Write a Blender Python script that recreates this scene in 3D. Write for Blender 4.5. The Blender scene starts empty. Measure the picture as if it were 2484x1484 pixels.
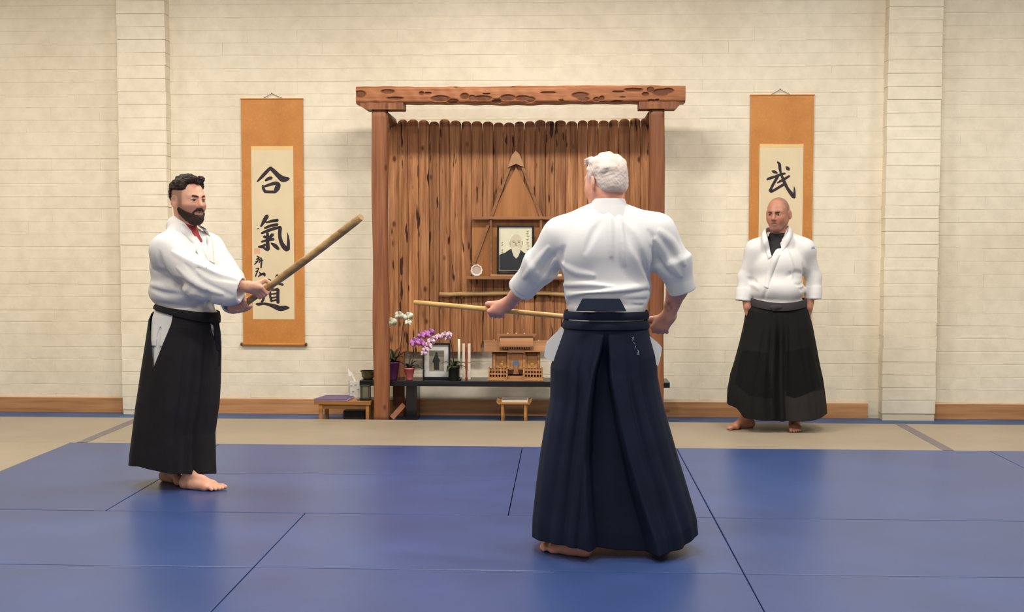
import bpy, bmesh, math, random
import numpy as np
from mathutils import Vector, Matrix
random.seed(7)
rng = np.random.default_rng(5)
scene = bpy.context.scene
col = scene.collection

# ------------------------------------------------------------------ camera
FPX, CX, CY = 2950.0, 1242.0, 742.0
CAMH = 1.38
YAW, PITCH, ROLL = math.radians(2.50), math.atan(157.0 / FPX), 0.0017
_f = np.array([-math.sin(YAW) * math.cos(PITCH), math.cos(YAW) * math.cos(PITCH), -math.sin(PITCH)])
_r = np.array([math.cos(YAW), math.sin(YAW), 0.0])
_u = np.cross(_r, _f)
_r2 = _r * math.cos(ROLL) + _u * math.sin(ROLL)
_u2 = np.cross(_r2, _f)
CAMP = np.array([0.0, 0.0, CAMH])
cd = bpy.data.cameras.new('camera')
cam = bpy.data.objects.new('camera', cd)
col.objects.link(cam)
cd.sensor_fit = 'HORIZONTAL'; cd.sensor_width = 36.0
cd.lens = FPX / 2484.0 * 36.0
cd.clip_start = 0.05; cd.clip_end = 100
mw = Matrix(((_r2[0], _u2[0], -_f[0], 0), (_r2[1], _u2[1], -_f[1], 0), (_r2[2], _u2[2], -_f[2], CAMH), (0, 0, 0, 1)))
cam.matrix_world = mw
scene.camera = cam

def ray(px, py):
    return _f + _r2 * ((px - CX) / FPX) - _u2 * ((py - CY) / FPX)
def P(px, py, Y):            # the world point seen at a pixel, on the upright plane y = Y
    d = ray(px, py)
    return CAMP + d * (Y / d[1])
def G(px, py, z=0.0):        # the world point seen at a pixel, on the level plane z
    d = ray(px, py)
    return CAMP + d * ((z - CAMH) / d[2])

# ------------------------------------------------------------------ world, exposure, room lights
world = bpy.data.worlds.new('world'); scene.world = world
world.use_nodes = True
bg = world.node_tree.nodes['Background']
bg.inputs[0].default_value = (1.0, 0.95, 0.89, 1); bg.inputs[1].default_value = 0.42
vs = scene.view_settings
vs.view_transform = 'Standard'; vs.look = 'None'; vs.exposure = 0.20; vs.gamma = 1.0; vs.use_curve_mapping = False
CEIL = 3.95
LAMPS = [(-5.6, 7.6), (-3.0, 7.6), (-0.4, 7.6), (2.2, 7.6), (4.8, 7.6), (-3.0, 4.6), (-0.4, 4.6), (2.2, 4.6), (-1.7, 1.4), (0.9, 1.4)]
LAMP_W = [55, 50, 85, 50, 55, 55, 60, 55, 48, 48]
for (lx, ly), lw in zip(LAMPS, LAMP_W):
    ld = bpy.data.lights.new('ceiling_lamp_light', 'AREA'); ld.shape = 'RECTANGLE'
    ld.size = 1.1; ld.size_y = 0.30; ld.energy = lw; ld.color = (1.0, 0.95, 0.87)
    lo = bpy.data.objects.new('ceiling_lamp_light', ld); col.objects.link(lo)
    lo.location = (lx, ly, CEIL - 0.14)

# ------------------------------------------------------------------ naming
def tag(o, label=None, cat=None, group=None, kind=None):
    if label: o['label'] = label
    if cat: o['category'] = cat
    if group: o['group'] = group
    if kind: o['kind'] = kind
    return o
def empty(name, loc, label=None, cat=None, group=None, kind=None):
    o = bpy.data.objects.new(name, None); col.objects.link(o)
    o.location = [float(v) for v in loc]; o.empty_display_size = 0.1
    return tag(o, label, cat, group, kind)
def wloc(o):
    v = np.zeros(3)
    while o is not None:
        v = v + np.array(o.location); o = o.parent
    return v

# ------------------------------------------------------------------ materials
def lin(c):
    def f(v):
        v = v / 255.0
        return v / 12.92 if v <= 0.04045 else ((v + 0.055) / 1.055) ** 2.4
    return (f(c[0]), f(c[1]), f(c[2]), 1.0)
MATS = {}
def nodes_of(name):
    m = bpy.data.materials.new(name); m.use_nodes = True
    nt = m.node_tree; b = nt.nodes['Principled BSDF']
    MATS[name] = m
    return m, nt, b
def N(nt, t, **kw):
    n = nt.nodes.new(t)
    for k, v in kw.items():
        setattr(n, k, v)
    return n
def mixc(nt, fac, a, b, mode='MIX'):
    n = nt.nodes.new('ShaderNodeMix'); n.data_type = 'RGBA'; n.blend_type = mode
    for i, v in ((0, fac), (6, a), (7, b)):
        if hasattr(v, 'is_output'): nt.links.new(v, n.inputs[i])
        else: n.inputs[i].default_value = v
    return n.outputs[2]
def ramp(nt, src, stops):
    n = nt.nodes.new('ShaderNodeValToRGB'); nt.links.new(src, n.inputs[0])
    el = n.color_ramp.elements
    while len(el) < len(stops): el.new(0.5)
    for e, (p, c) in zip(el, stops):
        e.position = p; e.color = c if len(c) == 4 else (c[0], c[1], c[2], 1)
    return n.outputs[0]
def coords(nt, scale=(1, 1, 1), rnd=False):
    tc = N(nt, 'ShaderNodeTexCoord')
    mp = N(nt, 'ShaderNodeMapping'); mp.inputs['Scale'].default_value = scale
    nt.links.new(tc.outputs['Object'], mp.inputs[0])
    if rnd:
        oi = N(nt, 'ShaderNodeObjectInfo')
        m = N(nt, 'ShaderNodeMath', operation='MULTIPLY'); m.inputs[1].default_value = 57.0
        nt.links.new(oi.outputs['Random'], m.inputs[0])
        a = N(nt, 'ShaderNodeVectorMath', operation='ADD')
        nt.links.new(mp.outputs[0], a.inputs[0]); nt.links.new(m.outputs[0], a.inputs[1])
        return a.outputs[0], oi.outputs['Random']
    return mp.outputs[0]
def noise(nt, vec, scale, detail=3, rough=0.55):
    n = N(nt, 'ShaderNodeTexNoise'); n.inputs['Scale'].default_value = scale
    n.inputs['Detail'].default_value = detail; n.inputs['Roughness'].default_value = rough
    nt.links.new(vec, n.inputs['Vector'])
    return n.outputs['Fac']
def bump(nt, b, h, strength=0.3, dist=0.01):
    n = N(nt, 'ShaderNodeBump'); n.inputs['Strength'].default_value = strength; n.inputs['Distance'].default_value = dist
    nt.links.new(h, n.inputs['Height']); nt.links.new(n.outputs[0], b.inputs['Normal'])
def plain(name, c, rough=0.6, var=0.12, scale=8.0, bmp=0.0, metal=0.0, spec=0.4, fine=0.0, stretch=(1, 1, 1)):
    m, nt, b = nodes_of(name)
    v = coords(nt, stretch)
    f = noise(nt, v, scale, 4)
    c0 = lin(c)
    a = tuple(min(1, x * (1 + var)) for x in c0[:3]) + (1,)
    d = tuple(x * (1 - var) for x in c0[:3]) + (1,)
    cc = ramp(nt, f, [(0.3, d), (0.7, a)])
    nt.links.new(cc, b.inputs['Base Color'])
    b.inputs['Roughness'].default_value = rough; b.inputs['Metallic'].default_value = metal
    b.inputs['Specular IOR Level'].default_value = spec
    if bmp:
        h = noise(nt, v, fine or scale * 6, 3)
        bump(nt, b, h, bmp, 0.004)
    return m
def vcol(name, rough=0.55, spec=0.3, sss=0.0, bmp=0.0, bscale=200):
    m, nt, b = nodes_of(name)
    at = N(nt, 'ShaderNodeAttribute', attribute_name='Col')
    v = coords(nt)
    f = noise(nt, v, 30, 3)
    g = ramp(nt, f, [(0.3, (0.93, 0.93, 0.93)), (0.7, (1.05, 1.05, 1.05))])
    cc = mixc(nt, 1.0, at.outputs['Color'], g, 'MULTIPLY')
    nt.links.new(cc, b.inputs['Base Color'])
    b.inputs['Roughness'].default_value = rough; b.inputs['Specular IOR Level'].default_value = spec
    if sss:
        b.inputs['Subsurface Weight'].default_value = sss
        b.inputs['Subsurface Radius'].default_value = (0.01, 0.004, 0.002)
        b.inputs['Subsurface Scale'].default_value = 1.0
    if bmp:
        bump(nt, b, noise(nt, v, bscale, 2), bmp, 0.003)
    return m
def wood(name, c_lo, c_mid, c_hi, axis='z', rough=0.55, grain=1.0, gouge=0.0, knots=0.0, rndv=0.25, bmp=0.25):
    m, nt, b = nodes_of(name)
    s = {'z': (1, 1, 0.055), 'x': (0.055, 1, 1), 'y': (1, 0.055, 1)}[axis]
    v, rnd = coords(nt, s, True)
    g = noise(nt, v, 42 * grain, 5, 0.6)
    cc = ramp(nt, g, [(0.28, lin(c_lo)), (0.5, lin(c_mid)), (0.75, lin(c_hi))])
    big = noise(nt, v, 7 * grain, 2)
    bb = ramp(nt, big, [(0.3, (0.72, 0.68, 0.64)), (0.68, (1.12, 1.1, 1.08))])
    cc = mixc(nt, 1.0, cc, bb, 'MULTIPLY')
    rr = ramp(nt, rnd, [(0.0, (1 - rndv, 1 - rndv * 1.1, 1 - rndv * 1.2)), (1.0, (1 + rndv * .5, 1 + rndv * .45, 1 + rndv * .4))])
    cc = mixc(nt, 1.0, cc, rr, 'MULTIPLY')
    height = g
    if knots:
        s2 = {'z': (1, 1, 0.6), 'x': (0.6, 1, 1), 'y': (1, .6, 1)}[axis]
        v2, _ = coords(nt, s2, True)
        vo = N(nt, 'ShaderNodeTexVoronoi'); vo.inputs['Scale'].default_value = 6.5; vo.inputs['Randomness'].default_value = 1.0
        nt.links.new(v2, vo.inputs['Vector'])
        k = ramp(nt, vo.outputs['Distance'], [(0.055, (1, 1, 1)), (0.13, (0, 0, 0))])
        kk = N(nt, 'ShaderNodeMath', operation='MULTIPLY'); kk.inputs[1].default_value = knots
        nt.links.new(k, kk.inputs[0])
        cc = mixc(nt, kk.outputs[0], cc, lin((74, 36, 14)))
    if gouge:
        s3 = {'z': (1, 1, 0.16), 'x': (0.2, 1, 1), 'y': (1, .2, 1)}[axis]
        v3, _ = coords(nt, s3, True)
        q = noise(nt, v3, 22, 2, 0.5)
        gg = ramp(nt, q, [(0.70 - gouge * 0.12, (0, 0, 0)), (0.73 - gouge * 0.1, (1, 1, 1))])
        cc = mixc(nt, gg, cc, lin((58, 27, 10)))
        sub = N(nt, 'ShaderNodeMath', operation='SUBTRACT')
        nt.links.new(g, sub.inputs[0]); nt.links.new(gg, sub.inputs[1])
        height = sub.outputs[0]
    nt.links.new(cc, b.inputs['Base Color'])
    b.inputs['Roughness'].default_value = rough; b.inputs['Specular IOR Level'].default_value = 0.3
    bump(nt, b, height, bmp, 0.006)
    return m

# ------------------------------------------------------------------ mesh building
def arr_mesh(name, v, faces_flat, counts):
    me = bpy.data.meshes.new(name)
    v = np.asarray(v, np.float32)
    faces_flat = np.asarray(faces_flat, np.int32); counts = np.asarray(counts, np.int32)
    me.vertices.add(len(v)); me.vertices.foreach_set('co', v.ravel())
    me.loops.add(len(faces_flat)); me.loops.foreach_set('vertex_index', faces_flat)
    me.polygons.add(len(counts))
    st = np.zeros(len(counts), np.int32); st[1:] = np.cumsum(counts)[:-1]
    me.polygons.foreach_set('loop_start', st); me.polygons.foreach_set('loop_total', counts)
    me.update(calc_edges=True); me.validate()
    return me
def put(name, me, mat, parent=None, loc=(0, 0, 0), smooth=False):
    o = bpy.data.objects.new(name, me); col.objects.link(o)
    if mat is not None and not me.materials: me.materials.append(mat)
    o.location = [float(x) for x in loc]
    if parent is not None: o.parent = parent
    if smooth: me.polygons.foreach_set('use_smooth', np.ones(len(me.polygons), bool))
    return o
class MB:
    """collects shapes given in world space and links them as ONE mesh object"""
    def __init__(self): self.v = []; self.f = []; self.sm = []
    def add(self, vs, fs, smooth=False):
        o = len(self.v)
        self.v += [tuple(float(c) for c in p) for p in vs]
        self.f += [tuple(i + o for i in f) for f in fs]
        self.sm += [smooth] * len(fs)
        return self
    def box(self, x0, x1, y0, y1, z0, z1, ch=0.0):
        if ch <= 0:
            vs = [(x, y, z) for z in (z0, z1) for y in (y0, y1) for x in (x0, x1)]
            return self.add(vs, [(0, 2, 3, 1), (4, 5, 7, 6), (0, 1, 5, 4), (2, 6, 7, 3), (0, 4, 6, 2), (1, 3, 7, 5)])
        bm = bmesh.new(); bmesh.ops.create_cube(bm, size=1.0)
        for w in bm.verts:
            w.co = Vector(((x0 + x1) / 2 + w.co.x * (x1 - x0), (y0 + y1) / 2 + w.co.y * (y1 - y0), (z0 + z1) / 2 + w.co.z * (z1 - z0)))
        bmesh.ops.bevel(bm, geom=list(bm.edges), offset=ch, segments=2, profile=0.6, affect='EDGES')
        return self.bm(bm)
    def bm(self, bm, smooth=False):
        bm.verts.index_update()
        self.add([w.co[:] for w in bm.verts], [[w.index for w in f.verts] for f in bm.faces], smooth)
        bm.free(); return self
    def obox(self, c, ax, ay, az, hx, hy, hz):      # oriented box: half sizes along three axes
        c, ax, ay, az = map(np.asarray, (c, ax, ay, az))
        vs = [c + ax * hx * i + ay * hy * j + az * hz * k for k in (-1, 1) for j in (-1, 1) for i in (-1, 1)]
        return self.add(vs, [(0, 2, 3, 1), (4, 5, 7, 6), (0, 1, 5, 4), (2, 6, 7, 3), (0, 4, 6, 2), (1, 3, 7, 5)])
    def bar(self, a, b, w, d, side=(0, 1, 0)):      # straight bar of width w, depth d (along side)
        a, b = np.asarray(a, float), np.asarray(b, float); L = np.linalg.norm(b - a); t = (b - a) / L
        s = np.asarray(side, float); s = s - t * np.dot(s, t); s /= np.linalg.norm(s)
        return self.obox((a + b) / 2, np.cross(t, s), s, t, w / 2, d / 2, L / 2)
    def tube(self, pts, radii, n=10, caps=True, smooth=True, flat=1.0):
        pts = [np.asarray(p, float) for p in pts]
        if not hasattr(radii, '__len__'): radii = [radii] * len(pts)
        vs = []; prev = None
        for i, p in enumerate(pts):
            t = pts[min(i + 1, len(pts) - 1)] - pts[max(i - 1, 0)]; t = t / (np.linalg.norm(t) + 1e-9)
            if prev is None:
                s = np.cross(t, (0, 0, 1.0)) if abs(t[2]) < 0.9 else np.cross(t, (0, 1.0, 0))
            else: s = prev - t * np.dot(prev, t)
            s = s / np.linalg.norm(s); prev = s; w = np.cross(t, s)
            for k in range(n):
                a = 2 * math.pi * k / n
                vs.append(p + radii[i] * (s * math.cos(a) + w * math.sin(a) * flat))
        fs = []
        for i in range(len(pts) - 1):
            for k in range(n):
                k2 = (k + 1) % n
                fs.append((i * n + k, i * n + k2, (i + 1) * n + k2, (i + 1) * n + k))
        o = len(self.v); self.add(vs, fs, smooth)
        if caps:
            self.f.append(tuple(o + k for k in range(n))[::-1]); self.sm.append(False)
            self.f.append(tuple(o + (len(pts) - 1) * n + k for k in range(n))); self.sm.append(False)
        return self
    def lathe(self, c, prof, n=24, smooth=True):
        c = np.asarray(c, float)
        return self.tube([c + (0, 0, z) for r, z in prof], [max(r, 1e-4) for r, z in prof], n, True, smooth)
    def prism(self, poly, y0, y1):                   # outline in (x, z), extruded along y
        n = len(poly)
        vs = [(p[0], y0, p[1]) for p in poly] + [(p[0], y1, p[1]) for p in poly]
        fs = [tuple(range(n)), tuple(range(2 * n - 1, n - 1, -1))]
        fs += [(i, n + i, n + (i + 1) % n, (i + 1) % n)[::-1] for i in range(n)]
        return self.add(vs, fs)
    def ball(self, c, r, n=12, m=8):
        c = np.asarray(c, float); r = np.asarray(r, float) * np.ones(3)
        vs = [c + r * (0, 0, -1)]
        for j in range(1, m):
            ph = math.pi * j / m - math.pi / 2
            for k in range(n):
                a = 2 * math.pi * k / n
                vs.append(c + r * (math.cos(ph) * math.cos(a), math.cos(ph) * math.sin(a), math.sin(ph)))
        vs.append(c + r * (0, 0, 1))
        fs = [(0, 1 + (k + 1) % n, 1 + k) for k in range(n)]
        for j in range(m - 2):
            for k in range(n):
                a = 1 + j * n; fs.append((a + k, a + (k + 1) % n, a + n + (k + 1) % n, a + n + k))
        e = 1 + (m - 2) * n
        fs += [(e + k, e + (k + 1) % n, len(vs) - 1) for k in range(n)]
        return self.add(vs, fs, True)
    def build(self, name, mat, parent=None, origin=None, bevel=0.0, mats=None):
        base = wloc(parent) if parent is not None else np.asarray(origin if origin is not None else (0, 0, 0), float)
        me = bpy.data.meshes.new(name)
        me.from_pydata([tuple(np.asarray(p) - base) for p in self.v], [], self.f)
        bm = bmesh.new(); bm.from_mesh(me)
        if bevel:
            es = [e for e in bm.edges if len(e.link_faces) == 2 and e.calc_face_angle(0) > 0.6]
            bmesh.ops.bevel(bm, geom=es, offset=bevel, segments=2, profile=0.6, affect='EDGES')
        bmesh.ops.recalc_face_normals(bm, faces=bm.faces)
        sm = self.sm if not bevel else [False] * len(bm.faces)
        for f, s in zip(bm.faces, sm): f.smooth = s
        bm.to_mesh(me); bm.free()
        return put(name, me, mat, parent, (0, 0, 0) if parent is not None else base)
# ================================================================== the room
YW, YG, ZF = 9.90, 9.30, -0.045          # wall face, back edge of the grey mats, level of the bare floor
M_paint = None
def paint_mat():
    m, nt, b = nodes_of('cream_masonry_paint')
    v = coords(nt)
    geo = N(nt, 'ShaderNodeNewGeometry')
    mp = N(nt, 'ShaderNodeMapping'); nt.links.new(geo.outputs['Position'], mp.inputs[0])
    n1 = noise(nt, mp.outputs[0], 1.1, 4)
    c1 = ramp(nt, n1, [(0.3, lin((226, 214, 190))), (0.7, lin((238, 228, 206)))])
    n2 = noise(nt, mp.outputs[0], 9, 4, 0.6)
    c2 = ramp(nt, n2, [(0.35, (0.93, 0.93, 0.92)), (0.6, (1.02, 1.02, 1.02))])
    cc = mixc(nt, 1.0, c1, c2, 'MULTIPLY')
    n3 = noise(nt, mp.outputs[0], 3.3, 6, 0.7)
    st = ramp(nt, n3, [(0.68, (0, 0, 0)), (0.78, (0.35, 0.35, 0.35))])
    cc = mixc(nt, st, cc, lin((196, 184, 158)))
    nt.links.new(cc, b.inputs['Base Color'])
    b.inputs['Roughness'].default_value = 0.75; b.inputs['Specular IOR Level'].default_value = 0.25
    n4 = noise(nt, mp.outputs[0], 34, 4, 0.6)
    bump(nt, b, n4, 0.22, 0.006)
    return m
M_paint = paint_mat()
M_joint = plain('painted_joint', (214, 202, 176), 0.8, 0.06, 3)
def floor_blue():
    return plain('blue_floor_vinyl', (62, 88, 128), 0.5, 0.15, 3)
M_fblue = floor_blue()
def mat_vinyl(name, c, var, rough):
    m, nt, b = nodes_of(name)
    v, rnd = coords(nt, (1, 1, 1), True)
    n1 = noise(nt, v, 2.2, 3)
    lo = tuple(x * (1 - var) for x in lin(c)[:3]) + (1,); hi = tuple(x * (1 + var) for x in lin(c)[:3]) + (1,)
    c1 = ramp(nt, n1, [(0.3, lo), (0.7, hi)])
    rr = ramp(nt, rnd, [(0, (0.93, 0.93, 0.95)), (1, (1.05, 1.05, 1.05))])
    cc = mixc(nt, 1.0, c1, rr, 'MULTIPLY')
    nt.links.new(cc, b.inputs['Base Color'])
    b.inputs['Roughness'].default_value = rough; b.inputs['Specular IOR Level'].default_value = 0.5
    vo = N(nt, 'ShaderNodeTexVoronoi'); vo.inputs['Scale'].default_value = 160
    nt.links.new(v, vo.inputs['Vector'])
    bump(nt, b, vo.outputs['Distance'], 0.12, 0.001)
    return m
M_bluemat = mat_vinyl('blue_mat_vinyl', (50, 71, 120), 0.10, 0.34)
M_greymat = mat_vinyl('grey_mat_vinyl', (150, 137, 117), 0.07, 0.5)
M_tape = plain('dark_grey_tape', (112, 104, 104), 0.6, 0.12, 12)
M_board = wood('pine_board', (164, 116, 76), (190, 140, 96), (206, 160, 116), 'x', 0.6, 0.6, 0, 0.5, 0.12, 0.1)

floor = MB().box(-9, 9, -3, YW + 0.2, ZF - 0.1, ZF).build('floor', M_fblue); tag(floor, kind='structure')
ceil = MB().box(-9, 9, -3, YW + 0.2, CEIL, CEIL + 0.1).build('ceiling', plain('white_ceiling', (235, 228, 214), 0.8, .04, 2)); tag(ceil, kind='structure')
for nm, x0, x1 in (('wall_left', -9.1, -9.0), ('wall_right', 9.0, 9.1)):
    o = MB().box(x0, x1, -3, YW + 0.2, ZF, CEIL).build(nm, M_paint); tag(o, kind='structure')
wall = MB().box(-9, 9, YW + 0.0020, YW + 0.2, ZF, CEIL).build('wall_back', M_joint); tag(wall, kind='structure')

# masonry: courses of long blocks, each its own piece where it shows, laid proud of the joints
CH, BL = 0.1037, 0.41
Z0 = 2.365 - 24 * CH
def block_mesh(name, w, h, d, seed, allb=False):
    r = random.Random(seed)
    bm = bmesh.new(); bmesh.ops.create_cube(bm, size=1.0)
    for v in bm.verts:
        v.co = Vector((v.co.x * w, v.co.y * d, v.co.z * h))
        if v.co.y < 0:
            v.co.x += r.uniform(-.0015, .0015); v.co.z += r.uniform(-.0018, .0018); v.co.y += r.uniform(-.0005, .0004)
    es = [e for e in bm.edges if all(v.co.y < 0 for v in e.verts) and (allb or abs(e.verts[0].co.x - e.verts[1].co.x) > .1)]
    bmesh.ops.bevel(bm, geom=es, offset=0.0016, segments=1, affect='EDGES')
    me = bpy.data.meshes.new(name); bm.to_mesh(me); bm.free()
    me.materials.append(M_paint)
    return me
GAP = (.0006, .0012, .0020, .0032, .0036, .0009, .0024)
BM = [block_mesh('brick', BL - 0.0002, CH - GAP[s], 0.024, s) for s in range(7)]
PX = [(-3.63, -3.235), (2.535, 2.955)]              # the two pilasters (x range at the wall)
PD = 0.115
def in_px(x, z):
    d = np.array([x, YW, z]) - CAMP
    w = float(d @ _f)
    return CX + FPX * float(d @ _r2) / w, CY - FPX * float(d @ _u2) / w
cells = []
k = 0; z = Z0
nrow = int((CEIL - Z0) / CH)
for j in range(-2, nrow):
    zc = Z0 + (j + 0.5) * CH
    if zc - CH / 2 < ZF + 0.001 or zc + CH / 2 > CEIL - 0.002: continue
    off = (j % 2) * BL / 2 + 0.07
    for i in range(-23, 23):
        xc = i * BL + off
        if abs(xc) > 8.7: continue
        cells.append((xc, zc, i, j))
def score(c):
    x, y = in_px(c[0], c[1])
    if not (110 < x < 2374 and 78 < y < 985): return 9e9
    if 900 < x < 1615 and 262 < y < 940: return 8e9
    if 585 < x < 740 and 240 < y < 840: return 8e9
    if 1815 < x < 1972 and 230 < y < 1000: return 8e9
    if 350 < x < 560 and 430 < y < 1000: return 8e9
    for a, b_ in PX:
        if a - 0.1 < c[0] < b_ + 0.1: return 7e9
    return (x - 1242) ** 2 * 0.25 + (y - 500) ** 2
cells.sort(key=score)
field = MB()
for n_, (xc, zc, i, j) in enumerate(cells):
    r = random.Random(i * 97 + j)
    dy = r.uniform(-0.0005, 0.0005)
    if n_ < 300:
        o = bpy.data.objects.new('brick', BM[r.randrange(7)]); col.objects.link(o)
        o.location = (xc, YW + 0.012 + dy, zc); o.parent = wall
    else:
        w, h = (BL - 0.0002) / 2, (CH - GAP[r.randrange(7)]) / 2; c = 0.0016; y0 = YW + dy; y1 = YW + 0.02
        vs = [(xc - w, y0, zc - h + c), (xc + w, y0, zc - h + c), (xc + w, y0, zc + h - c), (xc - w, y0, zc + h - c),
              (xc - w, y0 + c, zc - h), (xc + w, y0 + c, zc - h), (xc + w, y0 + c, zc + h), (xc - w, y0 + c, zc + h),
              (xc - w, y1, zc - h), (xc + w, y1, zc - h), (xc + w, y1, zc + h), (xc - w, y1, zc + h)]
        fs = [(0, 1, 2, 3)]
        for a in range(4):
            b_ = (a + 1) % 4
            fs += [(a, 4 + a, 4 + b_, b_), (4 + a, 8 + a, 8 + b_, 4 + b_)]
        field.add(vs, fs)
o = field.build('brick_courses', M_paint, wall); tag(o, kind='stuff')
# pilasters: each a stack of blocks
PB = {}
for side, (a, b_) in zip(('left', 'right'), PX):
    pil = MB().box(a + 0.006, b_ - 0.006, YW - PD + 0.006, YW + 0.01, ZF, CEIL).build('wall_pilaster_' + side, M_joint); tag(pil, kind='structure')
    w = b_ - a
    for j in range(-2, nrow):
        zc = Z0 + (j + 0.5) * CH + (0.014 if side == 'left' else 0.03)
        if zc - CH / 2 < ZF - 0.001 or zc + CH / 2 > CEIL: continue
        r = random.Random(j * 31 + int(a * 10))
        s = r.randrange(4)
        if (side, s) not in PB:
            PB[(side, s)] = block_mesh('brick', w, CH - GAP[s + 1] * .8, PD, 50 + s, True)
        o = bpy.data.objects.new('brick', PB[(side, s)]); col.objects.link(o)
        o.location = ((a + b_) / 2 + r.uniform(-.003, .003), YW - PD / 2 + r.uniform(-.0015, .0015), zc); o.parent = pil
# skirting board between the pilasters, with a grey bottom edge
for nm, x0, x1 in (('baseboard_left', -8.9, PX[0][0] - 0.004), ('baseboard_back', PX[0][1] + 0.004, PX[1][0] - 0.09), ('baseboard_right', PX[1][1] + 0.004, 8.9)):
    o = MB().box(x0, x1, YW - 0.030, YW - 0.002, ZF, 0.078, 0.003).build(nm, M_board); tag(o, kind='structure')

# ------------------------------------------------------------------ mats
MW = 1.0315; XB = [-3.377 + 0.0 * i for i in range(1)]
YB = 8.125
def training_mat(x0, x1, y0, y1, label, m=M_bluemat, group='blue training mats laid edge to edge', name='training_mat'):
    g = 0.0022
    o = MB().box(x0 + g, x1 - g, y0 + g, y1 - g, ZF + 0.0005, 0.0, 0.004).build(name, m, None, ((x0 + x1) / 2, (y0 + y1) / 2, ZF))
    return tag(o, label, 'mat', group)
xs = [-3.377 + MW * k for k in range(9)]
L1 = 'blue vinyl training mat laid lengthwise beside the grey mats'
training_mat(xs[0], xs[1], YB - 2 * MW, YB, 'blue mat at the corner of the blue area, behind the bearded man')
training_mat(xs[1], xs[3], YB - MW, YB, 'blue mat laid crosswise against the grey mats in front of the altar')
training_mat(xs[1], xs[3], YB - 2 * MW, YB - MW, 'blue mat laid crosswise under the bearded man\'s bare feet')
training_mat(xs[3], xs[4], YB - 2 * MW, YB, 'blue mat laid lengthwise behind the white-haired man\'s skirt')
training_mat(xs[4], xs[6], YB - 2 * MW, YB, 'square blue mat in front of the shaven-headed man')
training_mat(xs[6], xs[8], YB - 2 * MW, YB, 'square blue mat in front of the right pilaster')
R3 = YB - 2 * MW
training_mat(xs[0], xs[2], R3 - MW, R3, 'blue mat laid crosswise one row out from the bearded man')
training_mat(xs[2], xs[4], R3 - MW, R3, 'blue mat laid crosswise under the white-haired man\'s skirt')
training_mat(xs[4], xs[6], R3 - MW, R3, 'blue mat laid crosswise beside the white-haired man\'s skirt hem')
training_mat(xs[6], xs[8], R3 - MW, R3, 'blue mat one row nearer than the square mat before the right pilaster')
for k, w in ((0, 'two rows out from the bearded man'), (2, 'one row out from the white-haired man\'s skirt hem'), (4, 'diagonally out from the white-haired man, two rows from the square mats'), (6, 'two rows out from the square mat before the right pilaster')):
    training_mat(xs[k], xs[k + 2], R3 - MW * 2, R3 - MW, 'blue mat laid crosswise ' + w)
GL = 'grey mats round the blue area'
training_mat(-3.30, 2.545, YB, YG, 'long grey mat between the two dark tape lines, in front of the altar', M_greymat, GL, 'grey_mat')
training_mat(-7.4, -3.377, 1.0, YB, 'grey mat alongside the blue mats beyond the left tape', M_greymat, GL, 'grey_mat')
training_mat(-7.4, -3.30, YB, YG, 'grey mat before the left pilaster, beyond the dark tape', M_greymat, GL, 'grey_mat')
training_mat(2.545, 7.4, YB, YG, 'grey mat before the right pilaster, beyond the dark tape', M_greymat, GL, 'grey_mat')
for x, nm in ((-3.30, 'dark tape over the mat joint running towards the left pilaster'), (2.545, 'dark tape over the mat joint running towards the right pilaster')):
    o = MB().box(x - 0.037, x + 0.037, YB + 0.004, YG - 0.004, 0.0002, 0.0015).build('floor_tape', M_tape, None, (x, YB + 0.6, 0)); tag(o, nm, 'tape', 'floor tapes')

# ------------------------------------------------------------------ ceiling lamps (out of frame, they light the room)
M_lampm = plain('lamp_housing', (225, 225, 222), 0.4, 0.02)
md, nt, b = nodes_of('lamp_diffuser'); b.inputs['Emission Color'].default_value = (1, .94, .85, 1); b.inputs['Emission Strength'].default_value = 2.0
ORD = ['beyond the left pilaster', 'in front of the left pilaster', 'in front of the altar beam', 'in front of the right scroll', 'beyond the right pilaster', 'over the bearded man', 'over the white-haired man', 'over the bare mats right of the white-haired man', 'over the open floor on the left', 'over the open floor on the right']
for (lx, ly), w in zip(LAMPS, ORD):
    t = empty('ceiling_lamp', (lx, ly, CEIL - 0.12), 'white rectangular ceiling lamp ' + w, 'lamp', 'ceiling lamps')
    MB().box(lx - .6, lx + .6, ly - .2, ly + .2, CEIL - 0.10, CEIL - 0.001, .01).build('housing', M_lampm, t)
    MB().box(lx - .56, lx + .56, ly - .16, ly + .16, CEIL - 0.12, CEIL - 0.10).build('diffuser', MATS['lamp_diffuser'], t)

# ================================================================== altar frame of rough timber
M_plank = wood('rough_plank', (114, 72, 44), (166, 114, 74), (200, 150, 104), 'z', 0.6, 1.0, 0.55, 0.9, 0.24, 0.5)
M_post = wood('post_timber', (110, 67, 44), (138, 88, 58), (156, 106, 74), 'z', 0.5, 0.7, 0.0, 0.8, 0.05, 0.3)
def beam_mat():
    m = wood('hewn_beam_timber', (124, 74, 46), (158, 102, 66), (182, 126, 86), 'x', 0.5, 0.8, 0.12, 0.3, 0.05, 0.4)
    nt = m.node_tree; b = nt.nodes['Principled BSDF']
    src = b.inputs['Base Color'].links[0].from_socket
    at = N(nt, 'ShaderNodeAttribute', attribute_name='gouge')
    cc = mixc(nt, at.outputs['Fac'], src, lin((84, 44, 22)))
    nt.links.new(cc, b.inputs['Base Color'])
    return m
M_beam = beam_mat()
YP = 9.345                      # front of the posts
def rect(pxa, pxb, pya, pyb, Y):
    a = P(pxa, (pya + pyb) / 2, Y); b_ = P(pxb, (pya + pyb) / 2, Y); m = (pxa + pxb) / 2
    return a[0], b_[0], P(m, pyb, Y)[2], P(m, pya, Y)[2]
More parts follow.
